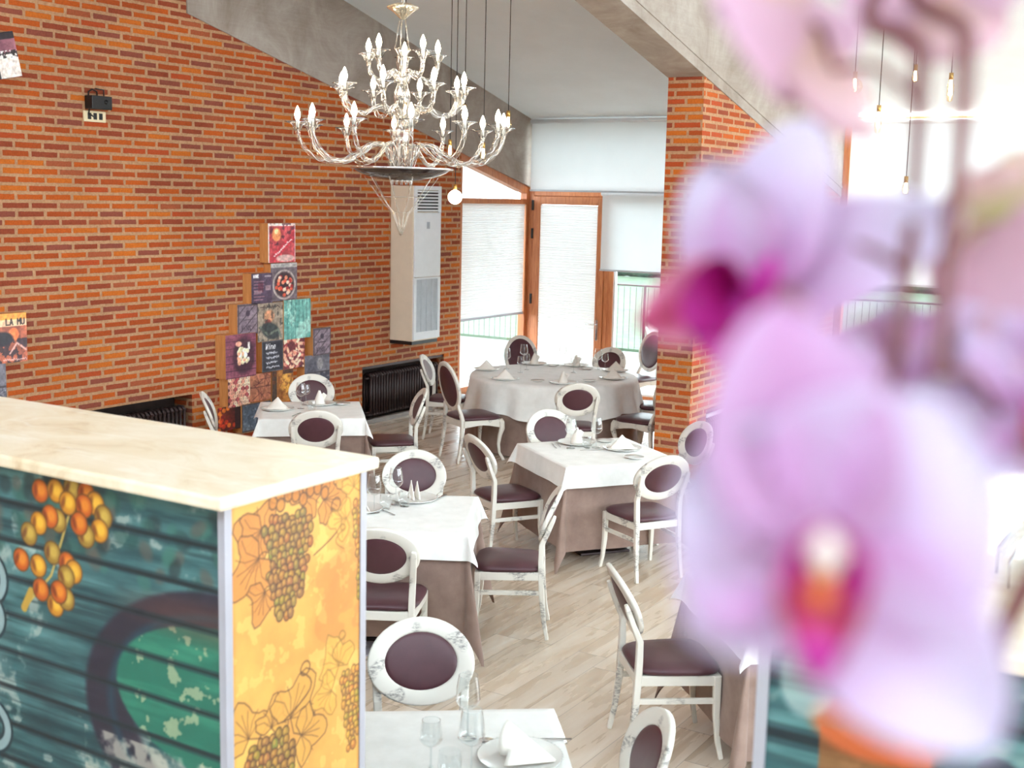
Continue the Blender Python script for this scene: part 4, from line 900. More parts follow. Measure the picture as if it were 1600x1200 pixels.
# round table: eight places
RS = [((760, 578), 'wide', 'at the far left of the round table'), ((789, 593), 'wide', 'at the near left of the round table'), ((880, 599), 'tall', 'at the front of the round table'), ((958, 592), 'wide', 'at the near right of the round table'),
      ((962, 580), 'wide', 'at the right of the round table'), ((900, 572), 'tall', 'at the far side of the round table'), ((835, 569), 'tall', 'at the far left side of the round table')]
for (px, py), nk, wh in RS: setting(px, py, nk, 30, wh)
for px, py, wh, hh, kd in ((792, 547, 'on the left of the round table', .215, 'wine'), (819, 541, 'before the tall oval chair back on the round table', .215, 'wine'), (814, 557, 'small, left part of the round table', .18, 'small'), (823, 553, 'small, behind the left glasses on the round table', .18, 'small'),
                       (880, 540, 'before the white door blind on the round table', .215, 'wine'), (935, 548, 'on the right part of the round table', .215, 'wine'), (946, 553, 'small, right part of the round table', .18, 'small'), (897, 557, 'small, far side of the round table', .18, 'small')): glass(px, py, wh, hh, kd)
for px, py, lb in ((840, 596, 'bread plate at the front of the round table'), (921, 596, 'bread plate between two napkins at the front right of the round table'), (864, 572, 'bread plate at the far side of the round table'), (917, 577, 'bread plate at the right far side of the round table')):
    x, y = onT(px, py); place('small_plate', make_small_plate, x, y, ZT, 0, lb, 'bread plates')
# paper napkin packet under table by counter end is a folded paper on the base
o = empty('floor_mat', (-4.42, 5.72, 0.0), .5, 'folded pale plastic sheet lying under the table by the counter end', 'sheet')
m = MB(); m.grid(lambda i, j: (-.18+i*.06, -.12+j*.06, .004+.01*((i*j) % 2)), 7, 5, False); m.build('sheet_fold', simple('pale_plastic_sheet', (190, 182, 190), 0.25), o, solid=.003)

# ------------------------------------------------------------------ chandelier
CX, CY = -4.594, 6.145
def zc_(y): return 2.852+(832-y)*.001226
ch = empty('chandelier', (CX, CY, 0), label='large clear glass chandelier with three tiers of lit candle bulbs', cat='chandelier')
KR = .00121
def arm_tier(n, prof, a0, cup_r, bulb_h, drop=True):
    R, zt_ = prof[-1]
    pts = [(r, zc_(y)) for r, y in prof]
    # smooth the profile
    P = []
    for i in range(len(pts)-1):
        p0 = pts[max(i-1, 0)]; p1 = pts[i]; p2 = pts[i+1]; p3 = pts[min(i+2, len(pts)-1)]
        for k in range(5):
            t = k/5; P.append(tuple(.5*((2*p1[c])+(-p0[c]+p2[c])*t+(2*p0[c]-5*p1[c]+4*p2[c]-p3[c])*t*t+(-p0[c]+3*p1[c]-3*p2[c]+p3[c])*t**3) for c in (0, 1)))
    P.append(pts[-1]); R, Z = P[-1]; proto = None
    for k in range(n):
        if proto is None:
            m = MB(); m.tube([(r, 0, z) for r, z in P], .0135, 10); ar = m.build('arm', CRYSTAL, ch); proto = ar
            m = MB()
            for s in (-1, 1): m.tube([(r, s*.0125*math.cos(i*.9), z+.0125*math.sin(i*.9)) for i, (r, z) in enumerate(P)], .0022, 5)
            m.build('twisted_rib', CHROME, ar)
            m = MB(); m.lathe([(.012, -.015), (.016, 0), (.022, .018), (.032, .034), (cup_r*.72, .046), (cup_r, .052), (cup_r*1.15, .05)], 24, (R, 0, Z-.012), wave=lambda a, z: .10*math.sin(6*a)*(1 if z > .04 else 0)); m.build('cup', CRYSTAL, ar)
            m = MB(); m.tube([(R+cup_r*1.15*math.cos(2*PI*q/24)*(1+.10*math.sin(6*2*PI*q/24)), cup_r*1.15*math.sin(2*PI*q/24)*(1+.10*math.sin(6*2*PI*q/24)), Z+.038) for q in range(25)], .0022, 5, False)
            for q in range(8): a = q*PI/4; m.tube([(R+.018*math.cos(a), .018*math.sin(a), Z-.01), (R+.032*math.cos(a), .032*math.sin(a), Z+.022), (R+cup_r*1.1*math.cos(a), cup_r*1.1*math.sin(a), Z+.038)], .0016, 4); m.build('cup_rim', CHROME, ar)
            m = MB(); m.tube([(R, 0, Z+.005), (R, 0, Z+.05)], .011, 10); m.build('candle_sleeve', CHINA, ar)
            m = MB(); m.lathe([(.008, 0), (.014, .012), (.0175, .03), (.013, .052), (.005, .072), (.0008, .08)], 14, (R, 0, Z+.05)); m.build('candle_bulb', BULB, ar)
            if drop:
                i0 = min(range(len(P)), key=lambda i: P[i][1]); rx, rz_ = P[i0]
                m = MB(); m.tube([(rx, 0, rz_-.012), (rx, 0, rz_-.04)], .0015, 5); m.lathe([(.001, -.04), (.012, -.062), (.001, -.10)], 6, (rx, 0, rz_)); m.build('crystal_drop', CRYSTAL, ar)
                m = MB()
                for s in (-1, 1): m.tube([(rx, 0, rz_-.04), (rx, s*.013, rz_-.062), (rx, 0, rz_-.10)], .0016, 5)
                m.build('drop_edge', CHROME, ar)
            c = ar
        else: c = copy_tree(proto, ch)
        c.rotation_euler = (0, 0, a0+2*PI*k/n)
arm_tier(12, [(.06, 830), (.085, 770), (.125, 722), (.19, 722), (.27, 762), (.35, 798), (.44, 806), (.52, 786), (.58, 740), (.61, 690), (.615, 655)], .2, .060, .08)
arm_tier(8, [(.04, 640), (.06, 575), (.11, 540), (.17, 545), (.24, 572), (.30, 572), (.345, 545), (.372, 505), (.378, 475)], .35, .058, .08)
arm_tier(5, [(.03, 420), (.05, 380), (.085, 372), (.12, 398), (.165, 405), (.2, 378), (.215, 345), (.217, 315)], .9, .052, .08)
m = MB(); m.lathe([(.012, zc_(840)), (.03, zc_(800)), (.045, zc_(760)), (.03, zc_(720)), (.055, zc_(660)), (.035, zc_(610)), (.02, zc_(570)), (.045, zc_(530)), (.05, zc_(480)), (.028, zc_(430)), (.02, zc_(370)), (.038, zc_(335)), (.03, zc_(290)), (.05, zc_(265)), (.018, zc_(255))], 18); m.build('central_stem', CRYSTAL, ch)
m = MB()
for k in range(5): a = k*2*PI/5; m.tube([(.045*math.cos(a), .045*math.sin(a), zc_(262)), (.02*math.cos(a), .02*math.sin(a), zc_(130))], .004, 6)
m.build('upper_rods', CRYSTAL, ch)
m = MB(); m.lathe([(.012, zc_(125)), (.03, zc_(112)), (.06, zc_(90)), (.095, zc_(72)), (.095, zc_(66)), (.05, zc_(52)), (.012, zc_(45))], 28, wave=lambda a, z: .04*math.sin(14*a)); m.build('top_canopy', glass_mat('canopy_glass', (.93, .90, .82), 1.0, (1, .93, .8), .35), ch)
m = MB(); m.lathe([(.30, zc_(832)), (.27, zc_(850)), (.20, zc_(874)), (.11, zc_(888)), (.001, zc_(892))], 36); m.build('bowl', simple('smoked_mirror_dish', (96, 86, 84), 0.15, 0.9), ch)
m = MB(); m.lathe([(.305, zc_(828)), (.312, zc_(834)), (.302, zc_(838))], 40, wave=lambda a, z: .02*math.sin(16*a)); m.build('bowl_rim', CHROME, ch)
m = MB()
for k in range(10): a = k*2*PI/10; m.tube([(.22*math.cos(a), .22*math.sin(a), zc_(872)), (.10*math.cos(a), .10*math.sin(a), zc_(1010)), (.05*math.cos(a), .05*math.sin(a), zc_(1050)), (.006*math.cos(a), .006*math.sin(a), zc_(1155))], .0045, 6)
for R_, y_ in ((.135, 970), (.055, 1045)): m.tube([(R_*math.cos(q*PI/15), R_*math.sin(q*PI/15), zc_(y_)) for q in range(31)], .003, 5, False)
m.lathe([(.001, zc_(1162)), (.012, zc_(1150)), (.001, zc_(1135))], 10); m.build('glass_finial', CRYSTAL, ch)
m = MB(); m.tube([(0, 0, zc_(60)), (0, 0, zcR(CY)-.05)], .004, 6)
for k in range(40): zz = zc_(45)+k*.03; m.tube([(.009*math.cos(q*PI/4+0)*(1 if k % 2 else .2), .009*math.cos(q*PI/4)*(.2 if k % 2 else 1), zz+.018*math.sin(q*PI/4)) for q in range(9)], .002, 5, False)
m.build('chain', STEEL, ch)
# ------------------------------------------------------------------ pendant bulbs
CORD = simple('black_cord', (30, 28, 30), 0.7)
def pendant(px, py, D, kind, label, cordpx=None):
    p = atD(px, py, D); zt_ = (zcR(p.y) if p.x > XP1 else zcL(p.y))-.002
    o = empty('pendant_bulb', p, label=label, cat='pendant lamp', group='bare bulbs hanging on black cords')
    m = MB()
    if kind in ('globe', 'lit'): m.sphere((0, 0, 0), .058, 20, 12); bt = .058
    elif kind == 'tube': m.lathe([(.001, -.09), (.02, -.08), (.026, -.04), (.026, .03), (.014, .06), (.013, .075)], 16); bt = .075
    else: m.lathe([(.001, -.05), (.022, -.04), (.03, -.01), (.024, .025), (.014, .05)], 16); bt = .05
    m.build('bulb_glass', BULB2 if kind == 'lit' else AMBER, o); m = MB()
    for s in (-1, 0, 1): m.tube([(s*.006, 0, bt), (s*.012, 0, -.5*bt), (s*.004, .003, -.6*bt)], .003, 5)
    m.build('filament', FIL, o)
    m = MB(); m.tube([(0, 0, bt-.005), (0, 0, bt+.045)], .016, 12); m.build('socket', BRASS, o)
    m = MB(); m.tube([(0, 0, bt+.04), (0, 0, zt_-p.z)], .0035, 5); m.build('cord', CORD, o); return o
pendant(633, 172, 10.8, 'candle', 'small bulb hanging straight behind the chandelier stem')
pendant(711, 308, 10.4, 'lit', 'glowing round bulb hanging in front of the brick right of the air conditioner')
pendant(726, 182, 10.2, 'candle', 'small bulb hanging behind the right arms of the chandelier')
pendant(703, 236, 10.6, 'candle', 'small bulb hanging behind the middle arms of the chandelier')
pendant(755, 241, 10.3, 'candle', 'unlit looking small bulb low behind the right arms of the chandelier')
pendant(794, 192, 10.0, 'candle', 'bulb on the rightmost cord beside the chandelier')
pendant(1335, 135, 9.0, 'globe', 'round globe bulb hanging right of the sloping concrete beam')
pendant(1372, 190, 9.4, 'tube', 'long bulb hanging in front of the right bay roller blind')
pendant(1485, 140, 9.2, 'tube', 'long bulb farthest right, level with the globe bulb')
pendant(1415, 295, 9.6, 'candle', 'lowest small bulb hanging in the right bay')
pendant(1430, 120, 9.9, 'candle', 'small bulb half hidden behind the orchid stem')

# ------------------------------------------------------------------ bar dividers with printed panels
def bunch(I, cx, cy, w, h, seed, line, fill, r0):
    g = np.random.default_rng(seed); pts = []
    y = 0.0
    while y < 1.0:
        ww = w*(1-.5*y*y-.12*y)*(1.0 if y > .1 else .75+y*2.5); n = max(1, int(ww*2/(r0*1.65)))
        for k in range(n): pts.append((cx+(k-(n-1)/2)*r0*1.65+g.normal()*r0*.25+math.sin(y*3)*r0, cy+y*h+g.normal()*r0*.2))
        y += r0*1.55/h
    for x, yy in pts:
        rx, ry = r0*(.8+.45*g.random()), r0*(.95+.5*g.random()); I.ell(x, yy, rx, ry, line, soft=.06); I.ell(x, yy, rx*.76, ry*.76, tuple(c_*(.78+.3*g.random()) for c_ in fill), soft=.1, alpha=.92); I.ell(x-rx*.2, yy-ry*.25, rx*.35, ry*.35, tuple(min(255, c*1.25) for c in fill), alpha=.6)
def leaf(I, x, y, L, ang, line, fill, seed, alpha=.85):
    g = np.random.default_rng(seed); P = []
    for k in range(25):
        t = k/24*2-1; a = ang+t*2.2; r = L*(1-.45*abs(t)**1.5)*(1+.22*math.cos(t*9.5))*(1+.06*g.normal()); P.append((x+r*math.cos(a), y+r*math.sin(a)))
    P.append((x, y)); I.poly(P, fill, alpha); I.line(P+[P[0]], 1.4, line, .9)
    for t in (-1.4, -.8, -.3, 0, .3, .8, 1.4): I.line([(x, y), (x+L*.5*math.cos(ang+t*.8), y+L*.5*math.sin(ang+t*.8)), (x+L*.82*math.cos(ang+t), y+L*.82*math.sin(ang+t))], 1.0, line, .75)
def tendril(I, x, y, s, d, line):
    P = [(x+s*(.05*t+.9*math.sin(t*.35)*d), y-s*.14*t) for t in range(9)]; cx, cy = P[-1]
    P += [(cx+d*s*.28*(1-math.cos(q))*(1-q/9), cy-s*.28*math.sin(q)*(1-q/9)) for q in np.linspace(.3, 6.5, 14)]; I.line(P, 1.8, line, .85)
def yellow_panel():
    c = .0024; w, h = int(.515/c), int(1.60/c); I = Ink(w, h); n = I.noise(w/2, w/2, 5); n2 = I.noise(w/12, w/10, 6)
    f = np.clip(n*1.5-.25, 0, 1)[..., None]; I.a = np.array((206, 136, 64))*(1-f)+np.array((240, 190, 96))*f; I.put(n2 > .64, (250, 214, 120), .35); I.put(n < .36, (206, 126, 64), .35)
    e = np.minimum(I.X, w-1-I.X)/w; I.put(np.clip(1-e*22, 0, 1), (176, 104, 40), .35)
    ln, fl, lf = (84, 52, 30), (164, 124, 56), (204, 132, 62)
    def U(u): return u*w
    def V(v): return v/c      # metres below the panel top
    # main bunch under the counter
    for k, (u, v, L, a) in enumerate(((.24, .10, .10, 3.6), (.22, .08, .085, 2.3), (.20, .15, .10, 2.5), (.52, .03, .08, -.4), (.68, .05, .075, .2), (.40, .015, .07, -1.2), (.24, .24, .07, 2.0))): leaf(I, U(u), V(v), L/c, a, ln, lf, 20+k)
    for k in range(8): x, y = U(.30+k*.055), V(.022+.012*math.sin(k*2)); I.ell(x, y, .015/c, .017/c, (196, 124, 52), alpha=.8); I.ring(x, y, .015/c, .017/c, 1.4, ln)
    bunch(I, U(.40), V(.07), U(.19), V(.20), 3, ln, fl, .0125/c); bunch(I, U(.38), V(.18), U(.155), V(.15), 4, ln, fl, .0125/c); tendril(I, U(.60), V(.19), .10/c, 1, ln)
    # fainter bunches at the right edge
    fa, fl2 = (150, 106, 44), (222, 168, 74)
    leaf(I, U(.86), V(.12), .065/c, 3.3, fa, fl2, 31, .5); leaf(I, U(.92), V(.04), .06/c, -1.6, fa, fl2, 32, .5); bunch(I, U(.98), V(.09), U(.09), V(.26), 8, (126, 82, 36), (190, 146, 60), .011/c); tendril(I, U(.84), V(.20), .05/c, -1, fa)
    leaf(I, U(.80), V(.52), .085/c, -2.0, fa, fl2, 33, .6); leaf(I, U(.74), V(.58), .07/c, 3.0, fa, fl2, 34, .6); bunch(I, U(.90), V(.55), U(.11), V(.22), 9, (120, 78, 36), (196, 146, 62), .0115/c); tendril(I, U(.84), V(.52), .07/c, -1, fa)
    # lower left bunch
    for k, (u, v, L, a) in enumerate(((.12, .60, .09, -1.9), (.28, .60, .07, -1.3), (.42, .60, .11, -.9), (.50, .66, .09, .1))): leaf(I, U(u), V(v), L/c, a, ln, (214, 156, 72), 40+k)
    bunch(I, U(.26), V(.63), U(.19), V(.30), 11, ln, fl, .014/c); tendril(I, U(.36), V(.60), .10/c, 1, ln)
    return I
def plank_panel(wm, hm, c, seed, right=False):
    w, h = int(wm/c), int(hm/c); I = Ink(w, h); g = np.random.default_rng(seed)
    n = I.noise(w/6, h/60, seed); n2 = I.noise(w/3, h/4, seed+1); n3 = I.noise(w/24, h/30, seed+2)
    def mixc(a, b, f): return np.array(a)*(1-f[..., None])+np.array(b)*f[..., None]
    I.a = mixc((24, 62, 68), (86, 134, 134), np.clip(n*1.6-.3, 0, 1)); I.put(np.clip((n2-.52)*5, 0, 1), (128, 152, 152), .55); I.put(np.clip((n3-.56)*8, 0, 1)*(n2 > .40), (184, 186, 176), .6); I.put(np.clip((I.noise(w/3, h/120, seed+5)-.6)*8, 0, 1), (20, 44, 50), .5); I.put(np.clip((.42-n2)*5, 0, 1), (14, 42, 52), .5)
    def planks():
        ph = .105/c; I.put(np.abs((I.Y % ph)-ph/2) > ph/2-1.3, (8, 16, 24), .9)
        I.put((np.abs((I.Y % ph)-ph/2) > ph/2-3.2), (20, 44, 52), .5)
    return I, w, h, g, planks, n, n2, n3
def left_front():
    c = .0034; wm, hm = 1.4, 1.60; I, w, h, g, planks, n, n2, n3 = plank_panel(wm, hm, c, 21)
    X = lambda u: w-u/c      # metres left of the right end
    Y = lambda v: v/c        # metres below the top
    for k in range(120):     # faint dark grapes and leaves along the top
        u, v = g.random()*1.3, .02+g.random()**1.3*.22
        I.ell(X(u), Y(v), .024/c*(.7+.5*g.random()), .026/c*(.7+.5*g.random()), [(30, 74, 70), (58, 112, 100), (94, 84, 76), (20, 40, 44), (44, 90, 84)][k % 5], ang=g.random(), alpha=.6, soft=.3)
    hoop = np.hypot((I.X-X(-.02))/(.52/c), (I.Y-Y(.56))/(.35/c)); I.put(np.clip((1-hoop)*30, 0, 1)*np.clip((hoop-.62)*20, 0, 1), (36, 28, 46), .88); I.put(np.clip(1-np.abs(hoop-.80)*22, 0, 1), (24, 62, 78), .8)
    d = np.hypot((I.X-X(-.02))/(.40/c), (I.Y-Y(.50))/(.20/c)); m_ = np.clip((1-d)*30, 0, 1); I.put(m_, (28, 106, 88)); I.put(m_*np.clip((n-.45)*3, 0, 1), (62, 146, 116), .6); I.put(m_*(n3 > .66), (204, 190, 150), .6)
    I.put((I.Y > Y(.66))*(I.Y < Y(.80))*(I.X > X(.5))*np.clip((n3-.5)*6, 0, 1), (186, 182, 166), .7); I.ell(X(.05), Y(.30), .26/c, .05/c, (112, 66, 54), alpha=.4, soft=.4)
    planks()
    # pale curling letters at the left edge
    for (u, v, s) in ((.90, .33, .085), (.90, .44, .07), (.90, .76, .08), (1.06, .4, .1)):
        P = [(X(u)+s/c*math.cos(q), Y(v)+s*.8/c*math.sin(q)) for q in np.linspace(-2.4, 2.2, 26)]; I.line(P, .045/c, (20, 46, 54)); I.line(P, .026/c, (138, 160, 162))
    # amber grapes
    ux = lambda x: (335-x)/390
    vy = lambda x, y: max(.004, (y-(727+x/335*65))/(540+x/335*50))
    I.line([(X(ux(x)), Y(vy(x, y))) for x, y in ((128, 800), (112, 850), (95, 900), (55, 945))], 2.2, (186, 160, 84)); I.line([(X(ux(62)), Y(vy(62, 925))), (X(ux(50)), Y(vy(50, 950)))], 7, (184, 146, 58))
    for k, (x0, y0) in enumerate(((82, 774), (106, 774), (131, 770), (152, 778), (165, 792), (176, 812), (148, 796), (170, 832), (150, 840), (140, 822), (124, 792), (108, 818), (96, 812), (78, 822), (62, 838), (48, 877), (75, 886), (98, 866), (120, 882), (130, 894), (118, 902), (78, 922), (100, 945), (117, 935), (106, 925))):
        x, y = X(ux(x0)), Y(vy(x0, y0)); a = g.random()*1.2-.6; rx, ry = .030/c, .029/c
        I.ell(x, y, rx*1.14, ry*1.14, (96, 62, 30), ang=a, soft=.05); I.ell(x, y, rx, ry, [(186, 84, 24), (196, 130, 34), (150, 116, 44)][k % 3], ang=a, soft=.1); I.ell(x+rx*.15, y-ry*.1, rx*.55, ry*.6, [(226, 142, 44), (236, 186, 62), (206, 172, 80)][k % 3], ang=a, soft=.4, alpha=.8); I.ell(x-rx*.6, y, rx*.25, ry*.6, (82, 28, 18), ang=a, alpha=.55, soft=.4)
    return I, wm, hm
def right_front():
    c = .006; wm, hm = 1.9, 1.60; I, w, h, g, planks, n, n2, n3 = plank_panel(wm, hm, c, 61); planks()
    for k in range(60): x, y = (.25+g.random()*.6)/c, (.18+g.random()*.7)/c; I.ell(x, y, .035/c, .03/c, [(196, 50, 30), (168, 30, 34), (206, 100, 40), (40, 44, 60)][k % 4], ang=g.random(), alpha=.85)
    I.rect(.10/c, .18/c, .28/c, 1.6/c, (150, 84, 34), .75); I.ell(.2/c, .16/c, .12/c, .06/c, (206, 96, 50), alpha=.8); I.ell(.07/c, .1/c, .05/c, .07/c, (190, 200, 196), alpha=.6)
    return I, wm, hm
ZB = 1.966
def divider(x0, x1, xe, I, wm, hm, label, end=None):
    o = empty('bar_divider', ((x0+x1)/2, 2.355, 0), label=label, cat='divider'); ox, oy = (x0+x1)/2, 2.355
    m = MB(); m.box((x0-ox+.012, 2.096-oy, 0), (x1-ox-.012, 2.612-oy, ZB)); m.build('body', simple('divider_core', (70, 66, 66), 0.7) if 'divider_core' not in bpy.data.materials else bpy.data.materials['divider_core'], o)
    X_ = (x1 if xe == 1 else x0); a = (X_-wm-.02 if xe == 1 else X_+.02)
    inked(I, 'front_panel', (a-ox, 2.091-oy, ZB-.002), (wm, 0, 0), (0, 0, -hm), PRINT, o)
    if end is not None:
        ex = X_-ox+.002*xe; inked(end, 'end_panel', (ex-.006, 2.103-oy, ZB-.002), (0, .505, 0), (0, 0, -1.6), PRINT, o)
    for yy in (2.089, 2.599): m = MB(); m.box((X_-ox-(.022 if xe == 1 else 0), yy-oy-.004, 0), (X_-ox+(0 if xe == 1 else .022), yy-oy+.02, ZB)); m.build('corner_trim', GREY, o)
    return o
I, wm, hm = left_front()
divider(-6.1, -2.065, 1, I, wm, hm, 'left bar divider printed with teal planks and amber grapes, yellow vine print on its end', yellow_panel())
m = MB(); m.box((-6.1, 2.043, ZB), (-2.034, 2.638, 2.0)); o = m.build('marble_countertop', MARBLE, bevel=.008); tag(o, 'cream marble countertop on the left bar divider', 'countertop')
I, wm, hm = right_front()
divider(-.748, 1.4, -1, I, wm, hm, 'right bar divider printed with teal planks and red shapes, behind the orchid')
m = MB(); m.box((-.78, 2.043, ZB), (1.4, 2.638, 2.0)); o = m.build('marble_countertop', MARBLE, bevel=.008); tag(o, 'cream marble countertop on the right bar divider behind the orchid', 'countertop')
# glass dome on the right counter
o = empty('glass_dome', (-.300, 2.50, 2.0), label='clear faceted cover with bright edges on the right marble countertop', cat='cake dome')
m = MB(); m.lathe([(.125, 0), (.125, .05), (.075, .14), (.03, .165), (.001, .168)], 8, wave=None); m.sm = [False]*len(m.sm); m.build('cover', GLASS, o)
m = MB()
for k in range(8): a = 2*PI*k/8; m.tube([(.126*math.cos(a), .126*math.sin(a), 0), (.126*math.cos(a), .126*math.sin(a), .05), (.076*math.cos(a), .076*math.sin(a), .14)], .0025, 5)
m.build('edges', CHROME, o); m = MB(); m.sphere((0, 0, .18), .014); m.build('knob', CHROME, o)

# ------------------------------------------------------------------ the orchid close to the viewer
def petal(parent, name, C, d, n, L, Wd, col, cup=.25, curl=.3, broad=.75, tip=.5, seed=0, th=.0007):
    """C base point, d direction of growth, n facing; col(t, s) -> rgb 0..255"""
    d = d.normalized(); n = (n-d*n.dot(d)).normalized(); e = d.cross(n); NU, NV = 15, 19; I = Ink(NU, NV); V = []; g = np.random.default_rng(seed)
    p1, p2 = g.random()*6, g.random()*6
    for j in range(NV):
        t = j/(NV-1); w = Wd/2*(math.sin(PI*min(max(t**broad, 0), 1))**tip if 0 < t < 1 else 0)+.0012*(1-t)
        for i in range(NU):
            s = i/(NU-1)*2-1; q = C+d*(L*t)+e*(w*s)+n*(-curl*L*t*t+cup*w*s*s+.0016*math.sin(3*s+5*t+p1)*t+.0012*math.sin(7*t+p2)*abs(s)); V.append(q)
            I.a[j, i] = col(t, s)
    o = inked(I, name, (0, 0, 0), (1, 0, 0), (0, 1, 0), PETAL, parent)
    o.data.vertices.foreach_set('co', np.array([tuple(v-parent.location) for v in V]).ravel()); o.data.update()
    o.data.polygons.foreach_set('use_smooth', [True]*len(o.data.polygons)); md = o.modifiers.new('solid', 'SOLIDIFY'); md.thickness = th; return o
def lerp3(a, b, f): f = max(0, min(1, f)); return tuple(x*(1-f)+y*f for x, y in zip(a, b))
def vein(k): return lambda t, s: .5+.5*math.cos(s*k+t*2)
PALE, PINK, MAUVE, MAG, DEEP = (218, 206, 226), (214, 178, 214), (200, 152, 190), (214, 60, 180), (168, 6, 110)
def c_pale(t, s): return lerp3(lerp3(PINK, PALE, t*1.5-.1), (206, 120, 190), .4*(1-t)**2*(1+.4*math.cos(s*9)))
def c_pink(t, s): return lerp3(lerp3(MAUVE, PINK, t*1.3), (196, 110, 170), .35*(1-abs(s)))
def c_mauve(t, s): return lerp3((206, 160, 172), (222, 184, 208), t)
def c_back(t, s): return lerp3(lerp3((200, 156, 136), (226, 194, 196), t*1.4), (206, 150, 182), .5*abs(s)**2)
def c_crim(t, s): return lerp3((176, 30, 86), (224, 160, 186), abs(s)*.8+t*.2)
def c_brown(t, s): return lerp3((190, 182, 112), (226, 190, 188), t*1.4)
def flower(px, py, D, face, label, pets, lip=None, back=False):
    C = atD(px, py, D); n = (-fw*face[0]+cr*face[1]+cu*face[2]).normalized()
    ex = (cr-n*cr.dot(n)).normalized(); ey = n.cross(ex); o = empty('orchid_flower', C, label=label, cat='flower', group='orchid blossoms')
    for k, (a, L, Wd, col, kw) in enumerate(pets):
        a = math.radians(a); d = ex*math.cos(a)+ey*math.sin(a)+n*kw.get('out', .05); petal(o, kw.get('nm', 'petal'), C+n*(.001 if kw.get('nm') else .0), d, n, L, Wd, col, kw.get('cup', .2), kw.get('curl', .15), kw.get('broad', .8), kw.get('tip', .55), k)
    if lip:
        la = math.radians(lip.get('a', -90)); dl = ex*math.cos(la)+ey*math.sin(la); sd = ex*math.sin(la)*-1+ey*math.cos(la); s_ = lip.get('s', 1.0)
        for sg in (-1, 1): petal(o, 'lip_lobe', C+n*.006, sd*sg*.8+dl*.25+n*.7, sd*-sg+n*.5, .017*s_, .016*s_, lambda t, s: lerp3(DEEP, MAG, t*.6), .5, -.3, .7, .5, 5)
        if lip.get('plain'): petal(o, 'lip_tongue', C+n*.004, dl*.6+n*.8, n-dl*.6, .024*s_, .024*s_, lambda t, s: lerp3((224, 80, 200), DEEP, t*.9), .5, .5, .6, .5, 6); return o
        petal(o, 'lip_tongue', C+n*.006+dl*.004, dl*.8+n*.6, n-dl*.4, .021*s_, .017*s_, lambda t, s: lerp3((226, 120, 20), lerp3(MAG, DEEP, abs(s)), t*2.2-.5), .5, .45, .6, .5, 6)
        m = MB(); c0 = n*.006; m.tube([c0-dl*.004*s_, c0-dl*.002+n*.007*s_, c0+dl*.001+n*.012*s_], [.0035*s_, .0045*s_, .0028*s_], 10); m.build('column', simple('orchid_column', (236, 222, 212), .5) if 'orchid_column' not in bpy.data.materials else bpy.data.materials['orchid_column'], o)
        m = MB(); m.sphere(tuple(n*.0105*s_+dl*.007*s_), .0042*s_, 10, 8); m.build('callus', simple('orchid_callus', (232, 124, 16), .5) if 'orchid_callus' not in bpy.data.materials else bpy.data.materials['orchid_callus'], o)
    return o
S = dict
flower(1275, 868, .29, (1, -.10, .1), 'largest orchid blossom, pale lilac with magenta and orange lip, at the lower right',
       [(97, .060, .044, c_pink, S(nm='sepal', curl=.1)), (212, .035, .032, c_pale, S(nm='sepal', curl=.1)), (-48, .056, .040, c_pale, S(nm='sepal', curl=.05, out=.15)),
        (142, .037, .056, c_pale, S(broad=.60)), (35, .048, .062, c_pale, S(broad=.60))], S(a=-95, s=1.05))
flower(1176, 445, .42, (.75, -.62, -.05), 'orchid blossom turned to the left with a plain bright magenta lip',
       [(72, .056, .042, c_pale, S(nm='sepal', curl=.2)), (200, .042, .028, c_crim, S(nm='sepal', curl=-.1, out=.2)), (-70, .052, .040, c_mauve, S(nm='sepal', curl=.2)),
        (112, .046, .042, c_pale, S(broad=.60, out=.15)), (20, .070, .038, c_pale, S(broad=.62, out=-.25))], S(a=-70, s=1.5, plain=True))
flower(1258, 30, .44, (-.6, -.5, -.3), 'orchid blossom seen from behind at the very top, left of the hanging bulbs',
       [(205, .058, .050, c_back, S(nm='sepal', curl=.15)), (150, .060, .056, c_mauve, S(broad=.62)), (250, .034, .040, c_back, S(nm='sepal')), (60, .05, .05, c_back, S(broad=.62)), (-20, .034, .028, c_mauve, S(nm='sepal'))], S(a=-20, s=.8, plain=True))
flower(1570, 345, .44, (-.9, .2, .1), 'orchid blossom seen from behind at the right edge, with a yellow green centre',
       [(88, .056, .050, c_mauve, S(broad=.62)), (165, .026, .026, c_brown, S(nm='sepal')), (255, .020, .046, c_brown, S(nm='sepal', broad=.7)), (20, .05, .05, c_mauve, S(broad=.62)), (-30, .03, .04, c_brown, S(nm='sepal'))])
flower(1625, 640, .44, (1, -.2, .1), 'pale orchid blossom cut off by the right edge of the picture',
       [(150, .050, .052, c_pale, S(broad=.62)), (95, .05, .05, c_pale, S(nm='sepal')), (215, .032, .036, c_pale, S(nm='sepal')), (10, .05, .05, c_pale, S(broad=.62)), (-60, .04, .03, c_mauve, S(nm='sepal'))], S(a=-90, s=.8))
flower(1470, -28, .46, (-.7, .2, -.4), 'orchid blossom hanging into the top edge between the two flower stems',
       [(235, .028, .034, c_back, S(nm='sepal')), (300, .028, .034, c_back, S(nm='sepal')), (180, .036, .034, c_mauve, S(broad=.62)), (0, .036, .034, c_mauve, S(broad=.62)), (90, .04, .04, c_back, S(nm='sepal'))], S(a=-120, s=.6, plain=True))
flower(1400, 590, .45, (.9, .1, -.35), 'pale orchid blossom behind the largest one, below the two stems',
       [(100, .030, .034, c_pale, S(nm='sepal')), (12, .048, .052, c_pale, S(broad=.62)), (168, .040, .046, c_pink, S(broad=.62)), (-40, .040, .035, c_pale, S(nm='sepal')), (230, .036, .035, c_pink, S(nm='sepal'))])
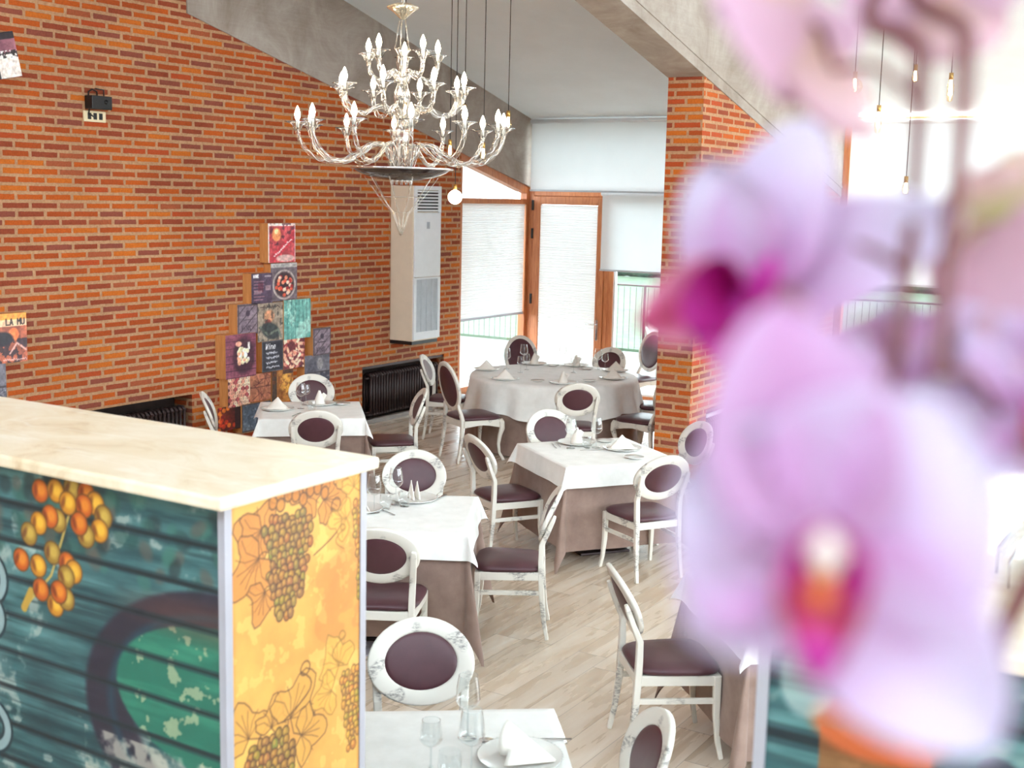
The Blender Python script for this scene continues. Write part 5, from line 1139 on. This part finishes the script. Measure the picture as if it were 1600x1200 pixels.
STEM = simple('orchid_stem', (104, 52, 50), .5, var=.2); GREEN = simple('orchid_leaf', (66, 104, 60), .4, var=.2)
POT = Vector((.56, .10, 1.93))
o = empty('orchid_plant', POT, label='potted orchid plant with brown arching stems hanging into the picture at the upper right', cat='plant')
def stem(pts, r, nm='stem', mat=STEM):
    m = MB(); P = [Vector(p)-POT for p in pts]; Q = []
    for i in range(len(P)-1):
        p0, p1, p2, p3 = P[max(i-1, 0)], P[i], P[i+1], P[min(i+2, len(P)-1)]
        for k in range(6): t = k/6; Q.append(.5*((2*p1)+(p2-p0)*t+(2*p0-5*p1+4*p2-p3)*t*t+(3*p1-p0-3*p2+p3)*t**3))
    Q.append(P[-1]); m.tube(Q, [r*(1-.4*i/len(Q)) for i in range(len(Q))], 8); return m.build(nm, mat, o)
top = atD(1530, -170, .42)
stem([POT+Vector((0, 0, .06)), POT+Vector((.02, .02, .45)), POT+Vector((-.05, .06, .85)), Vector((.22, .30, 3.0)), top, atD(1512, 60, .41), atD(1500, 240, .40), atD(1483, 400, .39), atD(1467, 590, .38)], .0042)
stem([POT+Vector((.01, -.01, .06)), POT+Vector((.0, .04, .5)), POT+Vector((-.08, .08, .9)), Vector((.18, .32, 3.02)), atD(1450, -120, .43), atD(1440, 80, .42), atD(1432, 250, .41), atD(1418, 420, .40), atD(1400, 560, .39)], .0040)
for a, b in (((1436, 160, .415), (1300, 110, .44)), ((1418, 420, .40), (1230, 400, .42)), ((1478, 430, .39), (1550, 350, .44)), ((1467, 585, .38), (1560, 640, .44)), ((1400, 555, .39), (1400, 600, .45)), ((1310, 800, .33), (1400, 555, .39)), ((1300, 110, .44), (1265, 40, .445))):
    p, q = atD(*a), atD(*b); stem([p, (p+q)/2+Vector((0, 0, .006)), q], .0018, 'pedicel')
stem([atD(1640, 860, .40), atD(1595, 930, .40), atD(1566, 1000, .40), atD(1558, 1060, .40)], .0045, 'aerial_root')
for k in range(5):
    a = -1.2+k*.75; d = Vector((math.cos(a), math.sin(a), .35))
    if k == 2: continue
    m = MB(); sd = Vector((-math.sin(a), math.cos(a), 0)); m.grid(lambda i, j: Vector((0, 0, .05))+d*(.2*j/8)+Vector((0, 0, -.12*(j/8)**2))+sd*((i/6-.5)*.07*math.sin(PI*(.12+.88*j/8)**.8+.02)), 7, 9); m.build('leaf', GREEN, o, solid=.003)
m = MB(); m.lathe([(.001, -.07), (.05, -.07), (.072, .05), (.076, .05), (.076, .065), (.066, .065), (.064, .04), (.001, .04)], 24); m.build('pot', CHINA, o)
o2 = empty('plant_stand', (POT.x, POT.y, 1.05), label='tall slim white stand on the platform carrying the orchid pot, outside the picture', cat='stand')
m = MB(); m.box((-.11, -.11, .79), (.11, .11, .81)); m.build('top', ACW, o2)
for sx in (-1, 1):
    for sy in (-1, 1): m = MB(); m.box((sx*.09-.012, sy*.09-.012, 0), (sx*.09+.012, sy*.09+.012, .79)); m.build('leg', ACW, o2)
